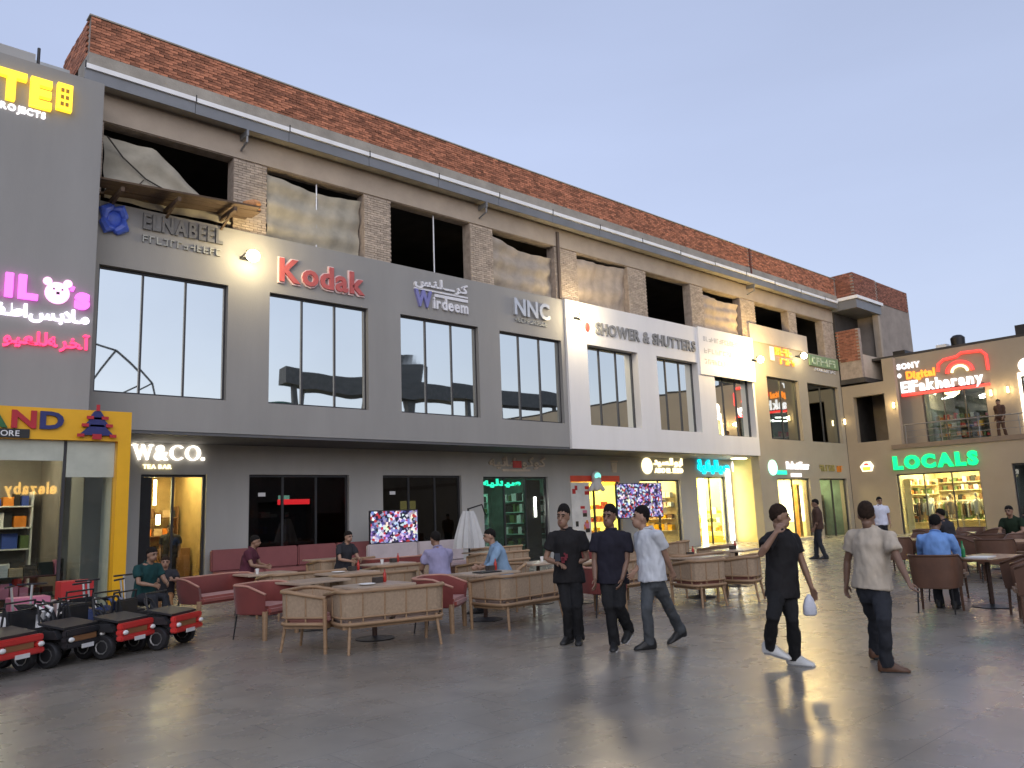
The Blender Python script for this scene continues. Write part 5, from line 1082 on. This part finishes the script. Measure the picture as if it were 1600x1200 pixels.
    for sg in (-1, 1):
        e = MB(); e.tube([lerp(chin, top, .575)+hd*.096*s+hs_*sg*.015*s, lerp(chin, top, .59)+hd*.093*s+hs_*sg*.035*s, lerp(chin, top, .57)+hd*.082*s+hs_*sg*.052*s], .006*s, 6, round_cap=True); o = e.obj('eyebrow', HAIR, root); o.matrix_parent_inverse = root.matrix_basis.inverted()
    e = MB(); hball(e, lerp(chin, top, .22)+hd*.087*s, .024*s, .008*s, .008*s, 10, 6); o = e.obj('mouth', LIP, root); o.matrix_parent_inverse = root.matrix_basis.inverted()
    # hair: cap pulled in below the hairline
    hm = MB(); n, m_ = 26, 18
    def hw(p):
        x, y, z = p; q = 1.0
        line = -.16+(.42*max(0, y)**.7)-(.62*max(0, -y))-hair_long+.2*noise.noise(Vector((x*6, y*6, 3)))
        if z < line: q = max(.80, 1-(line-z)*1.6)
        rr = .972+.06*min(1, max(0, (z+.05)/.65))+.05*noise.noise(Vector((x*5+3, y*5, z*5)))+.05*noise.noise(Vector((x*12, y*12, z*12)))
        return tuple(hc-hd*.006*s+hax*HH*.075+hs_*(x*.087*s*q*rr)+hd*(y*.106*s*q*rr)+hax*(z*HH*(.445 if z > 0 else .475)*q*rr))
    hm.lathe([(max(1e-3, sin(pi*i/m_)), -cos(pi*i/m_)) for i in range(m_+1)], n).warp(n*(m_+1), hw); o = hm.obj('hair', hair, root, smooth=True); o.matrix_parent_inverse = root.matrix_basis.inverted()
    # shirt
    t = MB(); secs = tors(.022*loose); secs[1] = (hip+axis*.03*s, .178*s+.024*loose, .134*s+.024*loose); secs[2] = (secs[2][0], .160*s+.026*loose, .122*s+.026*loose); secs[0] = (hip-axis*hem*s, .180*s+.025*loose, .136*s+.025*loose); secs.append((shc+axis*.078*s, .066*s, .066*s)); sections(t, secs, side, fwd, 24)
    for (a, e, w_, sg, hdir) in arms:
        en = lerp(a, e, sleeve) if sleeve <= 1 else e
        pth = [a-side*sg*.09*s+axis*.01*s, a-side*sg*.005*s, lerp(a, e, .3*min(1, sleeve/.6)), en]; rd = [.075*s, .078*s, .072*s*loose**.5, .070*s*loose**.5]
        if sleeve > 1: pth += [lerp(e, w_, (sleeve-1)*.96)]; rd[-1] = .054*s; rd += [.040*s]
        t.tube(pth, rd, 14)
    remesh(t, 'shirt', shirt, root, max(vox*1.4, .011), 4, .016, 9)
    cl_ = MB(); cl_.tube([shc+axis*(.072-.010*sin(2*pi*j/16))*s+side*(.070*s*cos(2*pi*j/16))+fwd*(.070*s*sin(2*pi*j/16)+.002) for j in range(16)], .010*s, 6, closed=True); o = cl_.obj('collar', shirt, root, smooth=True); o.matrix_parent_inverse = root.matrix_basis.inverted()
    # trousers
    t = MB(); sections(t, [(hip-axis*.15*s, .12*s, .095*s), (hip-axis*.09*s, .166*s, .120*s), (hip+axis*.05*s, .172*s, .126*s), (hip+axis*.09*s, .160*s, .122*s), (hip+axis*.13*s, .152*s, .118*s)], side, fwd, 24)
    for (h_, k_, an, ft, sg, tl) in legs:
        kn2 = k_; t.tube([h_+UP*.02, lerp(h_, k_, .45), k_, lerp(k_, an, .45), lerp(k_, an, .86), an-UP*.035*s], [.094*s, .088*s, .070*s, .068*s, .066*s, .068*s], 14, round_cap=False)
    remesh(t, 'trousers', trousers, root, max(vox*1.4, .011), 4, .015, 10)
    for (h_, k_, an, ft, sg, tl) in legs:
        t = MB(); sd_ = ft.cross(UP).normalized()
        rs = []
        for u, w_, zt, zb in ((-.085, .022, .0, -.075), (-.06, .041, .045, -.085), (0, .044, .055, -.088), (.07, .047, .012, -.088), (.14, .049, -.03, -.088), (.19, .040, -.045, -.088), (.215, .015, -.065, -.085)):
            dz = -tl*max(0, u)*5; c = an+ft*u*s
            rs.append([c+sd_*(x*w_*s)+UP*(z*s+dz*s) for x, z in ((-1, zb+.012), (-.8, zb), (.8, zb), (1, zb+.012), (1, lerp(zb, zt, .5)), (.6, zt), (-.6, zt), (-1, lerp(zb, zt, .5)))])
        t.rings(rs); sh = t.obj('shoe', shoe, root, smooth=50); sh.matrix_parent_inverse = root.matrix_basis.inverted()
        if sole:
            t = MB(); t.rings([[c+UP*z for c, z in zip(r_[:4], (0, 0, 0, 0))]+[r_[3]-UP*.022*s, r_[0]-UP*.022*s] for r_ in rs[1:6]]); o = t.obj('sole', sole, sh)
    return root
FH = Vector((sin(YAW), cos(YAW), 0))
def pxp(g, x, y, d=0):
    dr = ray(x, y); t = (g.dot(FH)-d)/dr.dot(FH); return CAMP+dr*t
def reach(S_, x, y, L, near=True):
    dr = ray(x, y).normalized(); m_ = CAMP-S_; b = m_.dot(dr); c = m_.length_squared-L*L; D = b*b-c
    if D < 0:
        P = CAMP+dr*(-b); return S_+(P-S_).normalized()*L if (P-S_).length > 1.12*L else P
    return CAMP+dr*(-b+(-1 if near else 1)*math.sqrt(D))
def walker(label, g, top, chin, sh, hip, el, wr, kn, an, ft, bf, face, near, skin, hair, shirt, trousers, shoe, s=1., tilt=(0, 0), hands=(None, None), **kw):
    g = onZ(*g); J = dict(s=s, top=pxp(g, *top), chin=pxp(g, *chin), sh=pxp(g, *sh), hip=pxp(g, *hip), bf=bf)
    side = bf.normalized().cross(UP); ax = (J['sh']-J['hip']).normalized()
    for i, (k, sg) in enumerate((('R', 1), ('L', -1))):
        a = J['sh']+side*sg*.200*s-ax*.035*s; J['el'+k] = reach(a, *el[i], .285*s, near[i][0]); J['wr'+k] = reach(J['el'+k], *wr[i], .25*s, near[i][1])
        h_ = J['hip']+side*sg*.085*s-ax*.03*s; J['kn'+k] = reach(h_, *kn[i], .40*s, near[i][2]); J['an'+k] = reach(J['kn'+k], *an[i], .395*s, near[i][3])
        if tilt[i] == 0: J['an'+k].z = .088*s
        else: J['an'+k].z = max(J['an'+k].z, .1)
        J['ft'+k] = ft[i].normalized(); J['tilt'+k] = tilt[i]; J['hd'+k] = hands[i]
    return person(label, J, None, skin, hair, shirt, trousers, shoe, face=face, **kw)
BLK_T = fabric('black_tee', (.017, .016, .017)); BLK_P = fabric('black_trousers', (.014, .014, .015)); NAVY_T = fabric('navy_tee', (.018, .017, .026)); WHT_T = fabric('white_tee', (.55, .57, .60)); GRY_J = fabric('grey_jeans', (.075, .082, .088), .2)
BEI_T = fabric('beige_tee', (.50, .43, .34)); DRK_J = fabric('dark_jeans', (.028, .03, .036), .2); SHB = pm('shoe_black', (.014, .014, .014), .5); SHW = pm('shoe_white', (.6, .6, .58), .5); SHBR = pm('sandal_brown', (.10, .045, .022), .5); SOLE = pm('sole_white', (.6, .6, .6), .5)
A45 = (TC*.75-SR*.65).normalized()
# black t-shirt with maroon print, hands joined over a phone
w1 = walker('person in black t-shirt with maroon print and black trousers looking down at a phone', (897, 1003), (881, 789), (879, 825), (886, 834), (889, 903),
    ((853, 873), (917, 874)), ((872, 880), (886, 882)), ((887, 950), (902, 950)), ((889, 994), (905, 996)), (TC-SR*.6, TC-SR*.15), (TC-SR*.35).normalized(), (TC*1-SR*.45).normalized(), ((False, True, True, False), (False, True, True, False)),
    SK[1], HAIR, BLK_T, BLK_P, SHB, s=.985, loose=1.25)
w2 = walker('person in navy t-shirt and black trousers walking between two friends', (958, 1011), (953, 789), (951, 825), (955, 835), (957, 904),
    ((929, 876), (979, 876)), ((930, 905), (972, 905)), ((953, 950), (968, 948)), ((960, 1000), (982, 982)), (TC-SR*.25, (TC*.6-SR*.3)), (TC-SR*.3).normalized(), (TC-SR*.6).normalized(), ((False, True, True, False), (False, True, True, False)),
    SK[2], HAIR, NAVY_T, BLK_P, SHB, s=.97, tilt=(0, .06), sole=SOLE, loose=1.2)
w3 = walker('person in white t-shirt and grey jeans striding left beside two friends', (1012, 1013), (1003, 791), (998, 826), (1012, 833), (1019, 905),
    ((1003, 876), (1040, 868)), ((992, 893), (1050, 893)), ((1011, 952), (1044, 947)), ((1015, 1000), (1063, 984)), (-SR+TC*.3, -SR*.8+TC*.4), (-SR*.9+TC*.5).normalized(), (-SR*1.0+TC*.1).normalized(), ((True, True, True, False), (False, False, False, False)),
    SK[0], HAIR, WHT_T, GRY_J, SHB, s=.965, tilt=(0, .07), loose=1.25, hem=.02)
w4 = walker('person in black clothes, one hand at the mouth, carrying a white bag', (1222, 1038), (1217, 789), (1221, 826), (1222, 836), (1222, 920),
    ((1189, 866), (1254, 880)), ((1212, 833), (1268, 918)), ((1207, 968), (1239, 972)), ((1203, 1008), (1241, 1024)), (SR*.8+TC*.5, SR*.8+TC*.6), (SR*.55+TC*.8).normalized(), (SR*1.0+TC*.35).normalized(), ((True, True, True, False), (False, True, True, False)),
    SK[1], HAIRB, BLK_T, BLK_P, SHW, s=.955, tilt=(.05, 0), loose=1.35, hem=.09, sole=pm('sole_grey', (.22, .22, .22), .6), hands=((UP*.6+SR*.4), None))
w5 = walker('person in beige t-shirt and dark jeans walking away to the right', (1378, 1043), (1352, 785), (1356, 824), (1360, 833), (1364, 920),
    ((1404, 876), (1324, 876)), ((1419, 908), (1322, 922)), ((1381, 970), (1366, 968)), ((1384, 1027), (1369, 1016)), (SR*.85+TC*.3, SR*.8-TC*.2), (SR*.75-TC*.55).normalized(), (SR*.5-TC*.85).normalized(), ((True, True, True, False), (False, False, False, False)),
    SK[2], HAIRB, BEI_T, DRK_J, SHBR, s=.955, tilt=(0, .04), loose=1.4, hem=.0, sole=SHB)
# phone and bag in hand, print on the shirt
g1 = onZ(897, 1003)
ph = pxp(g1, 871, 871, .34); tag(MB().obox(ph, SR*.035, (UP*.5-TC*.5)*.09, (UP*.6+TC*.6)*.006).obj('phone', BLACK), 'dark phone held by the person with the maroon shirt print', 'phone')
pr_ = MB()
for k in range(6):
    c = pxp(g1, 882+random.uniform(-7, 7), 868+random.uniform(-8, 10), .168); pr_.obox(c, SR*random.uniform(.012, .03), UP*random.uniform(.012, .03), TC*.006)
o = pr_.obj('shirt_print', fabric('maroon_print', (.16, .03, .04)), w1); o.matrix_parent_inverse = w1.matrix_basis.inverted(); o['kind'] = 'stuff'
g4 = onZ(1222, 1038); bc = pxp(g4, 1265, 945, .05)
bag = MB(); rs = []
for z, w_, dp in ((-.11, .05, .02), (-.09, .072, .035), (-.01, .066, .032), (.06, .045, .02), (.11, .012, .01)):
    rs.append([bc+UP*z+SR*(w_*cos(2*pi*j/14)*(1+.08*sin(3*j)))+TC*(dp*sin(2*pi*j/14)) for j in range(14)])
tag(bag.rings(rs).obj('plastic_bag', pm('bag_white', (.62, .64, .72), .5, var=.1, scale=12, bump=.4, bscale=30), smooth=True), 'white plastic bag hanging from the hand of the person in black', 'bag')
# generic standing and seated figures
def standing(label, loc, ang, skin, hair, shirt, trousers, shoe, s=1., stride=.12, vox=.012, **kw):
    L = Vector((loc[0], loc[1], loc[2] if len(loc) > 2 else 0)); f_ = Vector((cos(ang), sin(ang), 0)); sd_ = f_.cross(UP)
    P = lambda r_, f2, z: L+sd_*r_*s+f_*f2*s+UP*z*s
    J = dict(s=s, top=P(0, .03, 1.73), chin=P(0, .03, 1.49), sh=P(0, 0, 1.43), hip=P(0, 0, .92), bf=f_, elR=P(.23, -.06, 1.13), elL=P(-.23, .0, 1.12), wrR=P(.22, .03, .89), wrL=P(-.22, .12, .90), knR=P(.09, stride*.5+.03, .50), knL=P(-.09, -stride*.2+.03, .50), anR=P(.09, stride, .088), anL=P(-.09, -stride, .088), ftR=f_, ftL=f_)
    return person(label, J, None, skin, hair, shirt, trousers, shoe, vox=vox, **kw)
def seated(label, loc, ang, skin, hair, shirt, trousers, shoe, s=1., lean=.1, reachf=.42, hz=.76, seat=.48, vox=.012, look=None, **kw):
    L = Vector((loc[0], loc[1], 0)); f_ = Vector((cos(ang), sin(ang), 0)); sd_ = f_.cross(UP)
    P = lambda r_, f2, z: L+sd_*r_*s+f_*f2*s+UP*z
    h = seat+.10
    J = dict(s=s, top=P(0, lean+.10, h+.81*s), chin=P(0, lean+.09, h+.58*s), sh=P(0, lean, h+.50*s), hip=P(0, 0, h), bf=f_, elR=P(.25, lean+.10, h+.22), elL=P(-.25, lean+.12, h+.22), wrR=P(.14, reachf, hz), wrL=P(-.16, reachf-.02, hz), knR=P(.11, .43, h-.02), knL=P(-.11, .42, h-.02), anR=P(.11, .40, .088), anL=P(-.12, .48, .088), ftR=f_, ftL=f_)
    return person(label, J, None, skin, hair, shirt, trousers, shoe, vox=vox, face=look, **kw)
BLU_T = fabric('light_blue_shirt', (.16, .30, .60)); LAV_T = fabric('lavender_shirt', (.30, .28, .42)); PBL_T = fabric('pale_blue_shirt', (.22, .33, .46)); DRK_T = fabric('charcoal_shirt', (.03, .03, .035)); TEAL_T = fabric('dark_teal_shirt', (.012, .05, .05)); MAR_T = fabric('maroon_shirt', (.09, .025, .04)); BRN_T = fabric('brown_shirt', (.07, .04, .03)); WHT2_T = fabric('bright_white_shirt', (.6, .62, .72)); ORG_T = fabric('tan_top', (.35, .18, .08))
seated('person in light blue shirt sitting at the brown table on the right', (12.62, 4.72), R(10), SK[2], HAIR, BLU_T, DRK_J, SHB, sleeve=1.7, lean=.12, vox=.009, reachf=.5, hz=.80)
seated('person in lavender shirt sitting with the back to the camera', (8.05, 10.75), R(80), SK[1], HAIR, LAV_T, DRK_J, SHB, lean=.1)
seated('person in pale blue shirt sitting at a cafe table behind the phone user', (9.3, 10.6), R(150), SK[0], HAIR, PBL_T, DRK_J, SHB, sleeve=1.6, lean=.15)
seated('person in dark clothes sitting low by the long red banquette', (7.1, 16.2), R(-40), SK[1], HAIR, MAR_T, DRK_J, SHB)
seated('person in dark clothes sitting in front of the dark glazed front', (9.2, 15.9), R(-80), SK[0], HAIR, DRK_T, DRK_J, SHB)
seated('person in dark teal top sitting behind the toy cars', (4.25, 13.5), R(-70), SK[1], HAIR, TEAL_T, DRK_J, SHB, s=.92)
seated('small person in charcoal top sitting beside the toy cars next to the teal top', (4.85, 14.3), R(-110), SK[0], HAIRB, DRK_T, ORG_T, SHB, s=.8, seat=.40)
standing('person in dark clothes standing in the tea bar doorway', (7.35, YL+1.0), R(-110), SK[1], HAIR, DRK_T, DRK_J, SHB, s=.98)
standing('person in bright white shirt standing far back before the plaza corner', (25.4, 11.0), R(-140), SK[1], HAIR, WHT2_T, DRK_J, SHB)
standing('person in brown clothes far back between the two rightmost walkers', (22.5, 11.6), R(120), SK[2], HAIR, BRN_T, DRK_J, SHB, sleeve=1.7)
standing('person leaning at the terrace rail upstairs beside the camera shop window', (XU-.45, 11.6, 4.2), R(160), SK[2], HAIR, BRN_T, BRN_T, SHB, sleeve=1.7)
seated('person in charcoal shirt sitting far back before the clothes shop', (19.3, 6.85), R(80), SK[1], HAIR, DRK_T, DRK_J, SHB)
seated('person in dark green sitting far back at the second clothes shop table', (21.45, 6.2), R(175), SK[1], HAIR, fabric('dark_green_shirt', (.015, .028, .015)), DRK_J, SHB)
seated('person in black far back at the right edge of the picture', (23.3, 6.55), R(-90), SK[2], HAIR, BLK_T, DRK_J, SHB)
